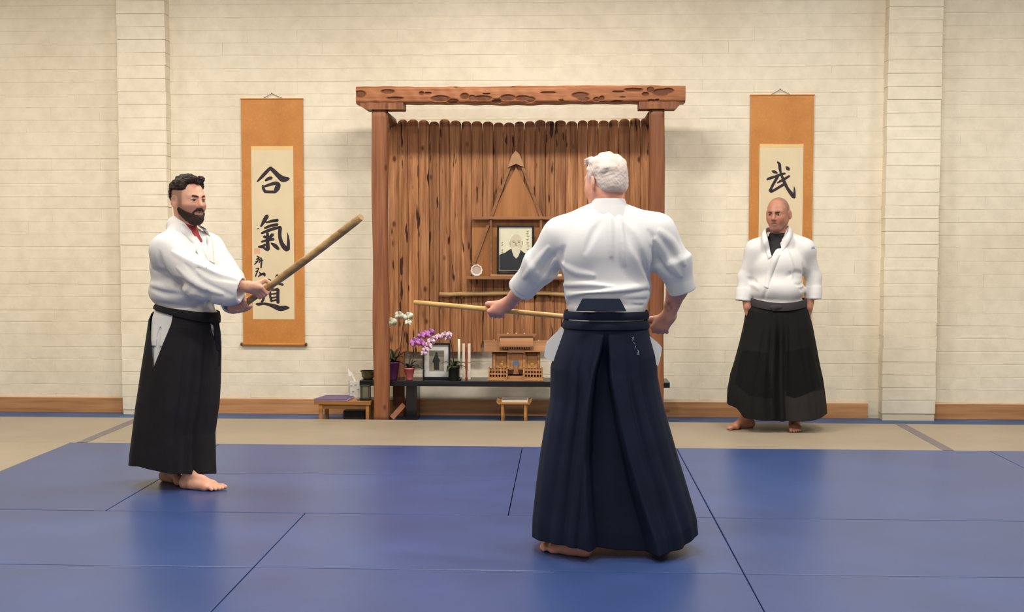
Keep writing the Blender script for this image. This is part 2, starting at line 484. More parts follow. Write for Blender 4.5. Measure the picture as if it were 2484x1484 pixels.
alt = empty('timber_alcove', (-0.40, 9.5, ZF), 'tall rough timber altar frame with plank back and heavy hewn cross beam', 'alcove')
# posts: squared timber with rounded arrises, slightly uneven
def timber_post(xa, xb, y0, y1, z0, z1, rnd, seed):
    r = random.Random(seed); nz = 36; npr = 20; vs = []
    ph = [r.uniform(0, 6.3) for _ in range(6)]
    for k in range(nz + 1):
        t = k / nz; zz = z0 + (z1 - z0) * t
        wob = 0.003 * math.sin(5 * t + ph[0]) + 0.002 * math.sin(17 * t + ph[1])
        cx = (xa + xb) / 2 + wob; cy = (y0 + y1) / 2
        hw = (xb - xa) / 2 + 0.0025 * math.sin(11 * t + ph[2]); hd = (y1 - y0) / 2
        for i in range(npr):
            a = 2 * math.pi * (i + 0.5) / npr
            c, s = math.cos(a), math.sin(a)
            e = rnd
            x = hw * math.copysign(abs(c) ** e, c); y = hd * math.copysign(abs(s) ** e, s)
            vs.append((cx + x, cy + y, zz))
    fs = [(k * npr + i, k * npr + (i + 1) % npr, (k + 1) * npr + (i + 1) % npr, (k + 1) * npr + i) for k in range(nz) for i in range(npr)]
    m = MB(); m.add(vs, fs, True); m.f += [tuple(range(npr))[::-1], tuple(nz * npr + i for i in range(npr))]; m.sm += [False, False]
    return m
ax0 = P(902, 640, YP)[0]; ax1 = P(939.5, 640, YP)[0]
bx0 = P(1574, 640, YP)[0]; bx1 = P(1612, 640, YP)[0]
zc_top = P(930, 263, YP)[2]
timber_post(ax0, ax1, YP, YP + 0.125, ZF, zc_top, 0.42, 1).build('post', M_post, alt)
timber_post(bx0, bx1, YP, YP + 0.125, ZF, zc_top + 0.01, 0.5, 2).build('post', M_post, alt)
# corbel blocks
for (xa, xb, ya, yb, cut) in ((875, 977, 247, 264, 'l'), (1551, 1647, 246, 262.5, 'r')):
    x0, x1, z0, z1 = rect(xa, xb, ya, yb, YP - 0.02)
    c = 0.024
    poly = [(x0, z1), (x0, z0 + c), (x0 + c * 1.6, z0), (x1, z0), (x1, z1)] if cut == 'l' else [(x0, z1), (x0, z0), (x1 - c, z0), (x1, z0 + c), (x1, z1)]
    MB().prism(poly, YP - 0.02, YP + 0.15).build('corbel', M_post, alt, bevel=0.004)
# cross beam, hewn and gouged
x0, x1, z0, z1 = rect(863, 1663, 208, 250, YP - 0.03)
z0 += 0.004
GOU = [(873, 228, 14, 8), (940, 222, 16, 5), (958, 238, 20, 3), (1068, 239, 22, 7), (1098, 245, 14, 5), (1127, 233, 10, 7), (1145, 237, 8, 6), (1170, 238, 22, 6), (1204, 246, 12, 4), (1232, 237, 18, 7), (1268, 238, 18, 6), (1286, 241, 12, 6), (1330, 224, 18, 2), (1408, 231, 20, 7), (1416, 240, 14, 4), (1447, 241, 8, 5), (1460, 238, 6, 5), (1537, 217, 22, 3), (1578, 217, 8, 6), (1566, 228, 8, 4), (1604, 224, 20, 8), (1620, 220, 14, 6), (1594, 243, 5, 3), (1022, 226, 6, 4), (1038, 226, 8, 3), (1180, 227, 9, 2), (1500, 222, 14, 2), (1580, 243, 8, 2)]
gx = [(P(a, b_, YP - 0.03)[0], P(a, b_, YP - 0.03)[2], c * 0.0032, d * 0.0032) for a, b_, c, d in GOU]
nx, nz, ny = 420, 30, 4
bv = []; bf = []; bg_ = []
prof = [(0, k / nz) for k in range(nz + 1)] + [((k + 1) / ny, 1) for k in range(ny)] + [(1, 1 - (k + 1) / nz) for k in range(nz)] + [(1 - (k + 1) / ny, 0) for k in range(ny - 1)]
npf = len(prof); BD = 0.17
for i in range(nx + 1):
    x = x0 + (x1 - x0) * i / nx
    for (u, w) in prof:
        zz = z0 + (z1 - z0) * w; yy = YP - 0.03 + BD * u; gsum = 0
        rz = 0.006 * math.sin(3.1 * x + 1.0) + 0.003 * math.sin(13 * x) + 0.002 * math.sin(37 * x + 2)
        if w == 0 : zz += 0.004 * math.sin(5 * x + .4) + 0.0025 * math.sin(29 * x)
        if w == 1 : zz += rz * 0.6
        if u == 0:
            ed = min(w, 1 - w); yy += 0.018 * max(0, 1 - ed * 6) ** 2
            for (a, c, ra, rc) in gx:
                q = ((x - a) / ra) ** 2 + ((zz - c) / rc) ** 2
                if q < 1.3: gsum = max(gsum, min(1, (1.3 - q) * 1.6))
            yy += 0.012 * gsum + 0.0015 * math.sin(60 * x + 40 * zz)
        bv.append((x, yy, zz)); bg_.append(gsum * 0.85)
for i in range(nx):
    for k in range(npf):
        k2 = (k + 1) % npf
        bf.append((i * npf + k, i * npf + k2, (i + 1) * npf + k2, (i + 1) * npf + k))
bf += [tuple(range(npf))[::-1], tuple(nx * npf + k for k in range(npf))]
m = MB(); m.add(bv, bf, False)
beam = m.build('cross_beam', M_beam, alt)
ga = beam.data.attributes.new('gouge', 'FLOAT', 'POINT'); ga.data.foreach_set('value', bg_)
# ties from the posts back to the planks, and a rail that carries the planks
YPL = 9.800
for xa, zz, s in ((ax1 - 0.035, zc_top - 0.03, 1), (bx0 + 0.03, zc_top - 0.025, -1)):
    MB().tube([(xa, YP + 0.10, zz - 0.012), (xa + s * 0.012, YPL - 0.003, zz - 0.028)], 0.038, 12).build('tie_log', M_post, alt)
# planks
bounds = [943, 966, 990, 1015, 1041, 1066, 1091, 1119, 1144, 1170, 1197, 1222, 1247, 1272, 1297, 1323, 1345, 1372, 1400, 1424, 1450, 1476, 1500, 1526, 1552, 1578]
tops = [294, 290, 290, 291, 295, 289, 292, 294, 294, 295, 297, 297, 295, 294, 291, 294, 292, 294, 292, 291, 292, 290, 288, 287, 286, 287]
for i in range(len(bounds) - 1):
    r = random.Random(i * 13 + 5)
    a, b_ = bounds[i], bounds[i + 1]
    bot = 853 if a < 1160 else 827
    x0, x1, z0, z1 = rect(a, b_, tops[i], bot, YPL)
    x0 += 0.0006; x1 -= 0.0006; w = x1 - x0; th = 0.019; dy = r.uniform(-0.006, 0.004)
    nzp = 26; ear = w * r.uniform(.22, .36)
    ph = [r.uniform(0, 6.3) for _ in range(4)]
    vs = []
    def edge(t, s):
        return 0.0008 * math.sin(9 * t + ph[s]) + 0.0006 * math.sin(31 * t + ph[s + 2])
    rows = [k / nzp for k in range(nzp + 1)]
    for t in rows:
        zz = z0 + (z1 - ear - z0) * t
        xl = x0 + abs(edge(t, 0)); xr = x1 - abs(edge(t, 1))
        for (x, y) in ((xl, 0.004), (xl + 0.006, 0), (xr - 0.006, 0), (xr, 0.004), (xr, th), (xl, th)):
            vs.append((x, YPL + dy + y, zz))
    for q, (fx, fz) in enumerate(((0.06, 0.45), (0.2, 0.85), (0.34, 1.0))):
        for (x, y) in ((x0 + w * fx, .004), (x0 + w * fx + .005, 0), (x1 - w * fx - .005, 0), (x1 - w * fx, .004), (x1 - w * fx, th), (x0 + w * fx, th)):
            vs.append((x, YPL + dy + y, z1 - ear + ear * fz))
    nr = nzp + 4
    fs = [(k * 6 + q, k * 6 + (q + 1) % 6, k * 6 + 6 + (q + 1) % 6, k * 6 + 6 + q) for k in range(nr - 1) for q in range(6)]
    fs += [tuple(range(6))[::-1], tuple((nr - 1) * 6 + q for q in range(6))]
    m = MB(); m.add(vs, fs); m.build('plank', M_plank, alt)
x0, x1, _, _ = rect(946, 1576, 400, 500, YPL)
for py in (360, 790):
    zz = P(1250, py, YPL)[2]
    MB().box(x0, x1, YPL + 0.0225, YPL + 0.06, zz - 0.04, zz + 0.04).build('back_rail', M_post, alt)
# foot braces behind the left post
a = P(946, 1016, YP + 0.14); b_ = P(968, 991, YP + 0.30)
MB().bar((ax1 + 0.005, YP + 0.11, ZF + 0.025), (ax1 + 0.085, YP + 0.24, 0.07), 0.04, 0.05).build('foot_brace', M_post, alt)
x0, x1, z0, z1 = rect(952, 979, 940, 1014, YP + 0.40)
MB().box(x0, x1, YPL - 0.03, YPL + 0.05, ZF, P(960, 850, YPL)[2], .004).build('rear_support', M_post, alt)

# ------------------------------------------------------------------ triangular shelf with the portrait
M_walnut = wood('brown_shelf_wood', (120, 80, 52), (146, 102, 68), (162, 118, 82), 'x', 0.5, 0.6, 0, 0, 0.04, 0.1)
M_panel = wood('plain_brown_panel', (134, 88, 50), (158, 106, 62), (172, 120, 74), 'z', 0.5, 0.35, 0, 0, 0.02, 0.08)
M_tan = plain('tan_wood', (168, 126, 88), 0.5, 0.08, 12)
YS = YPL - 0.012
def pz(px, py, Y): q = P(px, py, Y); return (q[0], q[2])
sh = empty('wall_shelf', P(1252, 675, YS), 'brown A-shaped wall shelf with pale arrowhead peak fixed to the planks', 'shelf')
YF = YS - 0.035
MB().prism([pz(1252, 405, YS), pz(1190, 527, YS), pz(1314, 527, YS)], YS - 0.002, YS + 0.002).build('back_panel', M_panel, sh)
MB().prism([pz(1145, 530, YS), pz(1145, 672, YS), pz(1362, 672, YS), pz(1362, 530, YS)], YS - 0.002, YS + 0.002).build('back_panel', M_panel, sh)
for a, b_ in (((1236, 405), (1138, 672)), ((1268, 405), (1366, 672))):
    p, q = P(*a, YS - .012), P(*b_, YS - .012)
    MB().bar(p, q, 0.022, 0.02).build('slanted_rail', M_walnut, sh)
MB().prism([pz(1251, 366, YF), pz(1259, 374, YF), pz(1270, 403, YF), pz(1262, 401, YF), pz(1252, 396, YF), pz(1241, 401, YF), pz(1233, 404, YF), pz(1243, 376, YF)], YF, YS).build('arrowhead_peak', M_tan, sh, bevel=0.003)
x0, x1, z0, z1 = rect(1144, 1364, 525.5, 531.5, YF - 0.03); MB().box(x0, x1, YF - .03, YS - .0225, z0, z1, .002).build('cross_bar', M_walnut, sh)
for a in (1188, 1309):
    x0, x1, z0, z1 = rect(a, a + 6.5, 532, 670, YF); MB().box(x0, x1, YF - .02, YS - .0225, z0, z1, .002).build('upright', M_walnut, sh)
YSH = YF - 0.09
x0, x1, z0, z1 = rect(1130, 1370, 671, 677.5, YSH); MB().box(x0, x1, YSH, YS - .003, z0, z1, .002).build('shelf_board', M_walnut, sh)
zs = z1
x0, x1, _, _ = rect(1190, 1312, 660, 666, YSH + .02); MB().box(x0, x1, YSH + .015, YF - .022, zs + .0005, zs + 0.016, .002).build('wooden_plinth', M_tan, None, ((x0 + x1) / 2, YSH + .04, zs)); 
tag(bpy.context.scene.objects['wooden_plinth'], 'thin pale wooden plinth under the bearded elder\'s portrait', 'plinth')
M_black = plain('black_lacquer', (20, 17, 18), 0.25, 0.1, 10, spec=0.5)
M_sepia = {k: plain('print_' + k, c, 0.35, 0.05, 20) for k, c in dict(pale=(214, 208, 180), head=(198, 188, 162), shade=(120, 112, 96), dark=(48, 48, 46), beard=(206, 198, 176), coat=(44, 46, 50), mid=(150, 142, 124)).items()}
def layer(poly, Y, y, th=0.0006):
    return MB().prism([pz(a, b_, Y) for a, b_ in poly], y - th, y)
def oval(cx, cy, rx, ry, n=22, a0=0, a1=2 * math.pi):
    return [(cx + rx * math.cos(a0 + (a1 - a0) * i / n), cy + ry * math.sin(a0 + (a1 - a0) * i / n)) for i in range(n)]
YFR = YSH + 0.022
zpl = zs + 0.0165
pr = empty('portrait_frame', (P(1250, 660, YFR)[0], YFR + .02, zpl), 'black framed portrait of a bald elder with long white beard, on the shelf', 'picture')
x0, x1, z0, z1 = rect(1205.5, 1295.5, 546.5, 659, YFR); z0 = zpl + .0005
for bx in ((x0, x0 + .016, z0, z1), (x1 - .016, x1, z0, z1), (x0 + .016, x1 - .016, z0, z0 + .016), (x0 + .016, x1 - .016, z1 - .012, z1)):
    MB().box(bx[0], bx[1], YFR, YFR + .022, bx[2], bx[3], .002).build('frame_side', M_black, pr)
yq = YFR + 0.012
o = layer([(1209, 549), (1209, 657), (1293, 657), (1293, 549)], YFR, yq + .004, .004).build('photograph', M_sepia['pale'], pr)
ply = yq - 0.0007
pho = o
layer([(1211, 656), (1211, 618), (1226, 612), (1236, 605), (1246, 602), (1258, 602), (1270, 612), (1284, 620), (1291, 627), (1291, 656)], YFR, ply).build('dark_coat', M_sepia['coat'], pho)
layer(oval(1252, 589, 14.5, 21), YFR, ply - .0007).build('face', M_sepia['head'], pho)
layer(oval(1251, 579, 10, 9), YFR, ply - .0010, .0002).build('forehead', M_sepia['pale'], pho)
layer([(1240, 598), (1246, 601), (1252, 600), (1258, 601), (1264, 598), (1262, 610), (1257, 622), (1252, 627), (1246, 621), (1242, 610)], YFR, ply - .0014).build('long_beard', M_sepia['beard'], pho)
layer([(1243, 601.5), (1251, 598.5), (1260, 601.5), (1261, 604), (1251, 601), (1243, 604)], YFR, ply - .002, .0003).build('moustache', M_sepia['pale'], pho)
for a in (1246, 1258.5):
    layer(oval(a, 587.5, 2.7, .9), YFR, ply - .0014, .0003).build('eye', M_sepia['dark'], pho)
    layer(oval(a, 584.5, 3.8, .7), YFR, ply - .0014, .0003).build('eyebrow', M_sepia['mid'], pho)
layer([(1250, 588), (1252, 588), (1254, 596), (1249, 596)], YFR, ply - .0014, .0003).build('nose', M_sepia['mid'], pho)
layer(oval(1266.2, 589, 1.6, 5), YFR, ply - .0005, .0003).build('ear', M_sepia['shade'], pho)
layer(oval(1237.6, 590, 1.6, 5), YFR, ply - .0005, .0003).build('ear', M_sepia['mid'], pho)
for k, (a, b_) in enumerate(((1280, 560), (1279, 566), (1281, 573), (1279, 580), (1280, 588), (1281, 596), (1280, 604))):
    m = MB(); m.prism([pz(a - 3, b_, YFR), pz(a + 3, b_ - 1, YFR), pz(a + 3, b_ + .8, YFR), pz(a, b_ + 1, YFR), pz(a + .6, b_ + 5, YFR), pz(a - .6, b_ + 5, YFR), pz(a - .6, b_ + 1.2, YFR), pz(a - 3, b_ + 1.4, YFR)], ply - .0008, ply - .0003).build('brush_mark', M_sepia['mid'], pho)
for (a, b_) in ((1218, 588), (1218, 594), (1218, 606), (1218, 612)):
    MB().prism([pz(a - 2, b_, YFR), pz(a + 2, b_ - 2, YFR), pz(a + 2.4, b_, YFR), pz(a - 1, b_ + 3, YFR)], ply - .0008, ply - .0003).build('brush_mark', M_sepia['mid'], pho)
# round cut-glass dish standing on the shelf
mg, nt, b = nodes_of('pale_glass'); b.inputs['Base Color'].default_value = lin((232, 214, 200)); b.inputs['Roughness'].default_value = 0.12
b.inputs['Transmission Weight'].default_value = 0.55; b.inputs['IOR'].default_value = 1.3
c = P(1156, 647.5, YSH + .03); rr = 0.046
gd = empty('glass_dish', (c[0], YSH + .03, zs), 'round clear glass dish standing on edge at the shelf end', 'dish')
m = MB()
n = 40; vs = []; fs = []
for k in range(n):
    a = 2 * math.pi * k / n; q = rr * (1 + (.05 if k % 4 < 2 else -.02))
    for (s, y) in ((1, 0.0), (1, 0.012), (.72, 0.016), (.72, 0.006)):
        vs.append((c[0] + q * s * math.cos(a), YSH + .03 + y, zs + rr * 1.05 + .001 + q * s * math.sin(a)))
for k in range(n):
    for q in range(4):
        fs.append((k * 4 + q, k * 4 + (q + 1) % 4, ((k + 1) % n) * 4 + (q + 1) % 4, ((k + 1) % n) * 4 + q))
m.add(vs, fs, True); m.build('scalloped_rim', plain('frosted_rim', (226, 212, 198), 0.15, .1, 60, spec=.7), gd)
m = MB(); m.prism([(c[0] + rr * .74 * math.cos(2 * math.pi * k / 24), zs + rr * 1.05 + .001 + rr * .74 * math.sin(2 * math.pi * k / 24)) for k in range(24)], YSH + .039, YSH + .044).build('clear_center', MATS['pale_glass'], gd)
x0, x1, _, _ = rect(1346, 1363, 661, 668, YSH + .02)
o = MB().box(x0, x1, YSH + .01, YSH + .04, zs + .0005, zs + .022, .006).build('pale_stone', plain('pale_stone', (214, 196, 176), .6), None, ((x0 + x1) / 2, YSH + .025, zs)); tag(o, 'small pale rounded block at the shelf end behind the arm', 'block')

# knotty staff hung across the planks
M_branch = wood('peeled_branch', (150, 120, 78), (180, 148, 100), (198, 168, 120), 'x', .6, .8, 0, .6, .02, .3)
yb_ = YPL - 0.035
pts = []; rad = []
for px, py, r_ in ((1066, 713, 5), (1090, 714, 5.5), (1112, 713, 5.5), (1128, 713, 6.5), (1150, 712.5, 5.5), (1175, 712, 6), (1200, 711, 6.5), (1235, 710, 6), (1290, 710, 6), (1330, 711, 5.5), (1365, 714, 5.5), (1440, 716, 5.5), (1500, 716, 6), (1540, 718, 5)):
    pts.append(P(px, py, yb_)); rad.append(r_ * 0.0032)
st = empty('knotty_staff', (P(1300, 712, yb_)[0], yb_, pts[4][2]), 'rough peeled branch staff hung level across the plank back', 'staff')
MB().tube(pts, rad, 10).build('shaft', M_branch, st)
for px in (1120, 1420):
    q = P(px, 716, yb_); MB().tube([(q[0], yb_, q[2] - .018), (q[0], YPL - .004, q[2] - .02)], .006, 8).build('peg', M_post, st)
# ================================================================== black altar table and what stands on it
YT0, YT1 = 9.500, 9.790
x0, x1, z0, z1 = rect(872, 1625, 925, 938, YT0)
ZT = z1
tb = empty('altar_table', ((x0 + x1) / 2, 9.64, ZF), 'long low black lacquered altar table running behind the timber posts', 'table')
MB().box(x0, x1, YT0, YT1, z0, z1, .003).build('table_top', M_black, tb)
for (pa, pb) in ((985, 1011), (1500, 1526)):
    a, b_, _, _ = rect(pa, pb, 938, 1010, YT0 + .03)
    MB().box(a, b_, YT0 + .03, YT1 - .03, ZF, z0, .003).build('leg', M_black, tb)
YI = 9.60
M_green = plain('orchid_leaf', (40, 54, 26), 0.4, .25, 20)
M_stem = plain('orchid_stem', (62, 44, 28), 0.6, .2, 20)
M_soil = plain('bark_soil', (60, 42, 28), 0.9, .3, 60, bmp=.5)
def leaf(base, tip, w, droop=0.02, thick=0.0016):
    base, tip = np.asarray(base, float), np.asarray(tip, float)
    d = tip - base; L = np.linalg.norm(d); d = d / L
    s = np.cross(d, (0, 0, 1.0)); s = s / (np.linalg.norm(s) + 1e-9)
    up = np.cross(s, d); n = 8; vs = []; fs = []
    for k in range(n + 1):
        t = k / n; ww = w * math.sin(math.pi * min(1, 0.12 + 0.88 * t)) ** 0.7 * (1 if t < .98 else .15)
        c = base + d * L * t + np.array((0, 0, 1.0)) * (droop * (1 - (2 * t - 1) ** 2))
        vs += [c - s * ww - up * -.25 * ww, c - up * thick, c + s * ww + up * .25 * ww, c + up * thick]
    for k in range(n):
        for q in range(4): fs.append((k * 4 + q, k * 4 + (q + 1) % 4, k * 4 + 4 + (q + 1) % 4, k * 4 + 4 + q))
    fs += [(0, 1, 2, 3), (n * 4 + 3, n * 4 + 2, n * 4 + 1, n * 4)]
    m = MB(); m.add(vs, fs, True); return m
def petal(m, c, ang, L, w, nrm, cup=0.15):
    c = np.asarray(c, float); nrm = np.asarray(nrm, float); nrm /= np.linalg.norm(nrm)
    u = np.cross((0, 0, 1.0), nrm); u /= np.linalg.norm(u); v = np.cross(nrm, u)
    d = u * math.cos(ang) + v * math.sin(ang); s = np.cross(nrm, d)
    n = 6; vs = []; fs = []
    for k in range(n + 1):
        t = k / n; ww = w * math.sin(math.pi * (0.08 + 0.86 * t)) ** 0.6; b_ = c + d * L * t + nrm * cup * L * (t * t)
        vs += [b_ - s * ww + nrm * .1 * ww, b_ + nrm * .0012, b_ + s * ww + nrm * .1 * ww, b_ - nrm * .0012]
    for k in range(n):
        for q in range(4): fs.append((k * 4 + q, k * 4 + (q + 1) % 4, k * 4 + 4 + (q + 1) % 4, k * 4 + 4 + q))
    fs += [(0, 1, 2, 3), (n * 4 + 3, n * 4 + 2, n * 4 + 1, n * 4)]
    m.add(vs, fs, True)
def blossom(parent, c, size, nrm, mp, ml, seed=0):
    r = random.Random(seed); rot = r.uniform(-.3, .3)
    m = MB()
    for a, L, w in ((90, .95, .42), (210, .95, .42), (330, .95, .42), (10, 1.0, .66), (170, 1.0, .66)):
        petal(m, c, math.radians(a) + rot, size * L, size * w, nrm, r.uniform(.05, .25))
    o = m.build('blossom', mp, parent)
    nrm = np.asarray(nrm, float); nrm /= np.linalg.norm(nrm)
    MB().ball(np.asarray(c) + nrm * size * .16 - np.array((0, 0, size * .12)), (size * .2, size * .2, size * .24), 8, 6).build('lip', ml, o)
    return o
def pot(parent, c, r0, r1, h, mat, rim=.004, inner=None):
    MB().lathe(c, [(r0 * .9, .0005), (r0, .004), (r1, h - .012), (r1 + rim, h - .012), (r1 + rim, h), (r1 - .004, h), (r1 - .006, h - .012)], 28).build('pot', mat, parent)
    MB().lathe(c, [(r1 - .007, h - .02), (r1 - .007, h - .013)], 20).build('soil', inner or M_soil, parent)
M_wpet = plain('white_petal', (232, 234, 214), .5, .06, 30)
M_ppet = plain('purple_petal', (188, 116, 186), .5, .15, 40)
M_kpet = plain('pink_white_petal', (222, 188, 204), .5, .18, 90)
M_lip = plain('yellow_lip', (206, 190, 120), .5, .1, 30)
M_dlip = plain('magenta_lip', (122, 36, 84), .5, .1, 30)
# white orchid in the purple pot
c = P(952, 922, 9.56); c[2] = ZT
wo = empty('potted_white_orchid', c, 'white orchid with two thin stems in a purple pot behind the post', 'plant')
pot(wo, c, .036, .060, .145, plain('purple_glaze', (104, 52, 102), .35, .08, 8, spec=.5))
top = c + np.array((0, 0, .14))
for tx, tz, ty, w in ((.16, .09, -.03, .020), (-.09, .07, -.04, .018), (.10, .04, -.08, .022), (-.03, .10, .05, .02), (.06, .11, .05, .018), (.03, .02, -.09, .02)):
    leaf(top + (0, 0, -.01), top + (tx, ty, tz), w, .03).build('leaf', M_green, wo)
s1 = [top, P(944, 860, 9.56), P(944, 815, 9.55), P(946, 795, 9.54)]
s2 = [top + (.02, 0, 0), P(971, 850, 9.56), P(976, 800, 9.56), P(981, 772, 9.55), P(983, 758, 9.54)]
MB().tube(s1, [.0035, .003, .0025, .002], 8).build('stem', M_stem, wo); MB().tube(s2, [.0035, .003, .003, .0025, .002], 8).build('stem', M_stem, wo)
for k, (px, py, sz, nx_) in enumerate(((950, 782, .044, .2), (969, 765, .040, -.2), (990, 768, .042, .5), (990, 782, .028, .4))):
    blossom(wo, P(px, py, 9.53), sz, (nx_, -1, -.15), M_wpet, M_lip, k)
# purple orchid in the coral pot
c = P(993, 922, 9.54); c[2] = ZT
po = empty('potted_purple_orchid', c, 'purple and pink orchid arching from a small coral pot', 'plant')
pot(po, c, .026, .042, .100, plain('coral_glaze', (212, 112, 108), .35, .06, 8, spec=.5))
top = c + np.array((0, 0, .096))
for tx, tz, ty, w in ((.075, .055, -.02, .018), (-.11, .04, -.02, .016), (.09, .01, -.05, .022), (.13, -.02, -.03, .014), (.02, .12, .01, .014), (-.04, .03, -.06, .018)):
    leaf(top + (0, 0, -.01), top + (tx, ty, tz), w, .025).build('leaf', M_green, po)
stp = [top, P(1003, 868, 9.54), P(1002, 840, 9.53), P(1012, 815, 9.52), P(1030, 808, 9.52), P(1055, 815, 9.52), P(1072, 822, 9.52)]
MB().tube(stp, [.003] * 4 + [.0025, .002, .0015], 8).build('stem', M_stem, po)
for k, (px, py, sz, mt) in enumerate(((1008, 830, .045, 0), (1022, 832, .036, 0), (1034, 812, .040, 0), (1046, 806, .034, 0), (1022, 814, .03, 0))):
    blossom(po, P(px, py, 9.50 - .004 * k), sz, (random.uniform(-.4, .3), -1, -.1), M_ppet, M_dlip, 20 + k)
# speckled orchid in the dark pot
c = P(1101, 924, 9.545); c[2] = ZT
so = empty('potted_speckled_orchid', c, 'speckled pink and white orchid growing from a dark pot by the candles', 'plant')
pot(so, c, .036, .047, .115, plain('dark_green_glaze', (34, 36, 28), .4, .1, 8, spec=.5))
top = c + np.array((0, 0, .11))
for tx, tz, ty, w in ((-.10, .02, -.02, .016), (.10, .02, -.02, .014), (-.05, -.04, -.07, .024), (.05, .03, -.05, .022), (-.06, .045, 0, .02), (.12, -.03, -.02, .010)):
    leaf(top + (0, 0, -.01), top + (tx, ty, tz), w, .03).build('leaf', M_green, so)
sts = [top, P(1099, 860, 9.53), P(1094, 830, 9.52), P(1085, 812, 9.51), P(1065, 812, 9.51), P(1045, 828, 9.50), P(1030, 850, 9.50)]
MB().tube(sts, [.003] * 4 + [.0025, .002, .0015], 8).build('stem', M_stem, so)
for k, (px, py, sz) in enumerate(((1080, 813, .034), (1090, 811, .028), (1064, 818, .034), (1056, 820, .026), (1046, 828, .034), (1040, 838, .034), (1033, 848, .030), (1028, 857, .026), (1086, 820, .024))):
    blossom(so, P(px, py, 9.485 + .003 * (k % 3)), sz, (random.uniform(-.4, .4), -1, -.2), M_kpet, M_dlip, 40 + k)
# framed photograph leaning on the table
YFF = 9.60
x0, x1, z0, z1 = rect(1025, 1092, 832, 921, YFF); z0 = ZT + .0005
ph = empty('photo_frame', ((x0 + x1) / 2, YFF, ZT), 'black framed photograph of a standing figure with white mount on the altar table', 'picture')
for bx in ((x0, x0 + .014, z0, z1), (x1 - .014, x1, z0, z1), (x0 + .014, x1 - .014, z0, z0 + .02), (x0 + .014, x1 - .014, z1 - .014, z1)):
    MB().box(bx[0], bx[1], YFF, YFF + .02, bx[2], bx[3], .002).build('frame_side', M_black, ph)
mo = MB().box(x0 + .012, x1 - .012, YFF + .010, YFF + .014, z0 + .018, z1 - .012).build('white_mount', plain('mount_card', (206, 206, 200), .6, .04), ph)
layer([(1041, 850), (1041, 900), (1077, 900), (1077, 850)], YFF, YFF + .0095).build('photograph', M_sepia['mid'], mo)
layer([(1041, 850), (1041, 863), (1077, 866), (1077, 850)], YFF, YFF + .0088).build('dark_eaves', M_sepia['shade'], mo)
layer([(1056, 858), (1053, 866), (1050, 872), (1049, 878), (1052, 880), (1053, 897), (1065, 897), (1065, 880), (1067, 874), (1063, 866), (1061, 858)], YFF, YFF + .0080).build('standing_figure', M_sepia['dark'], mo)
layer(oval(1058.5, 857, 2.6, 3.4), YFF, YFF + .0072).build('figure_head', M_sepia['dark'], mo)
# candle and two wrapped sticks
M_wax = plain('candle_wax', (222, 218, 196), .5, .04)
q = P(1113.5, 922, 9.58)
cn = empty('candle', (q[0], 9.58, ZT), 'tall white taper candle beside the dark pot', 'candle')
MB().lathe((q[0], 9.58, ZT), [(.018, .0005), (.02, .006), (.008, .014), (.012, .022), (.0125, .026)], 16).build('holder', M_black, cn)
hc = P(1113.5, 822, 9.58)[2] - ZT
MB().lathe((q[0], 9.58, ZT), [(.0105, .026), (.0105, hc - .004), (.006, hc)], 14).build('wax', M_wax, cn)
MB().tube([(q[0], 9.58, ZT + hc - .001), (q[0], 9.58, ZT + hc + .008)], .001, 6).build('wick', M_black, cn)
M_cream = plain('cream_paper', (216, 200, 180), .6, .05, 30); M_redp = plain('red_paper', (150, 62, 40), .6, .08, 30)
for px, w, lab, mt, yy in ((1124.5, 6.6, 'cream paper-wrapped stick standing next to the taper candle', M_cream, 9.60), (1138.0, 6.6, 'cream paper-wrapped stick standing next to the red slip', M_cream, 9.60), (1131.3, 4.0, 'narrow red slip standing between the two cream sticks', M_redp, 9.615)):
    x0, x1, z0, z1 = rect(px - w / 2, px + w / 2, 833 if mt is M_cream else 842, 918, yy); z0 = ZT + .0005
    t = empty('wrapped_stick', ((x0 + x1) / 2, yy, ZT), lab, 'stick', 'sticks beside the candle')
    MB().box(x0, x1, yy, yy + .012, z0, z1, .0015).build('paper', mt, t)
    if mt is M_cream:
        MB().box(x0 - .0012, x1 + .0012, yy - .0012, yy + .013, z0 + .135, z0 + .139).build('cord', M_redp, t)

# bowl at the end of the black table
q = P(893, 921, 9.62)
bw = empty('ceramic_bowl', (q[0], 9.62, ZT), 'olive grey ceramic bowl at the end of the black table', 'bowl')
MB().lathe((q[0], 9.62, ZT), [(.034, .0005), (.040, .004), (.043, .010), (.052, .02), (.052, .050), (.062, .056), (.064, .064), (.058, .064), (.050, .056), (.046, .03), (.02, .02)], 32).build('body', plain('olive_glaze', (104, 94, 62), .45, .12, 12), bw)
MB().lathe((q[0], 9.62, ZT), [(.049, .050), (.049, .054)], 24).build('ash', plain('pale_ash', (178, 170, 148), .9, .1, 50), bw)

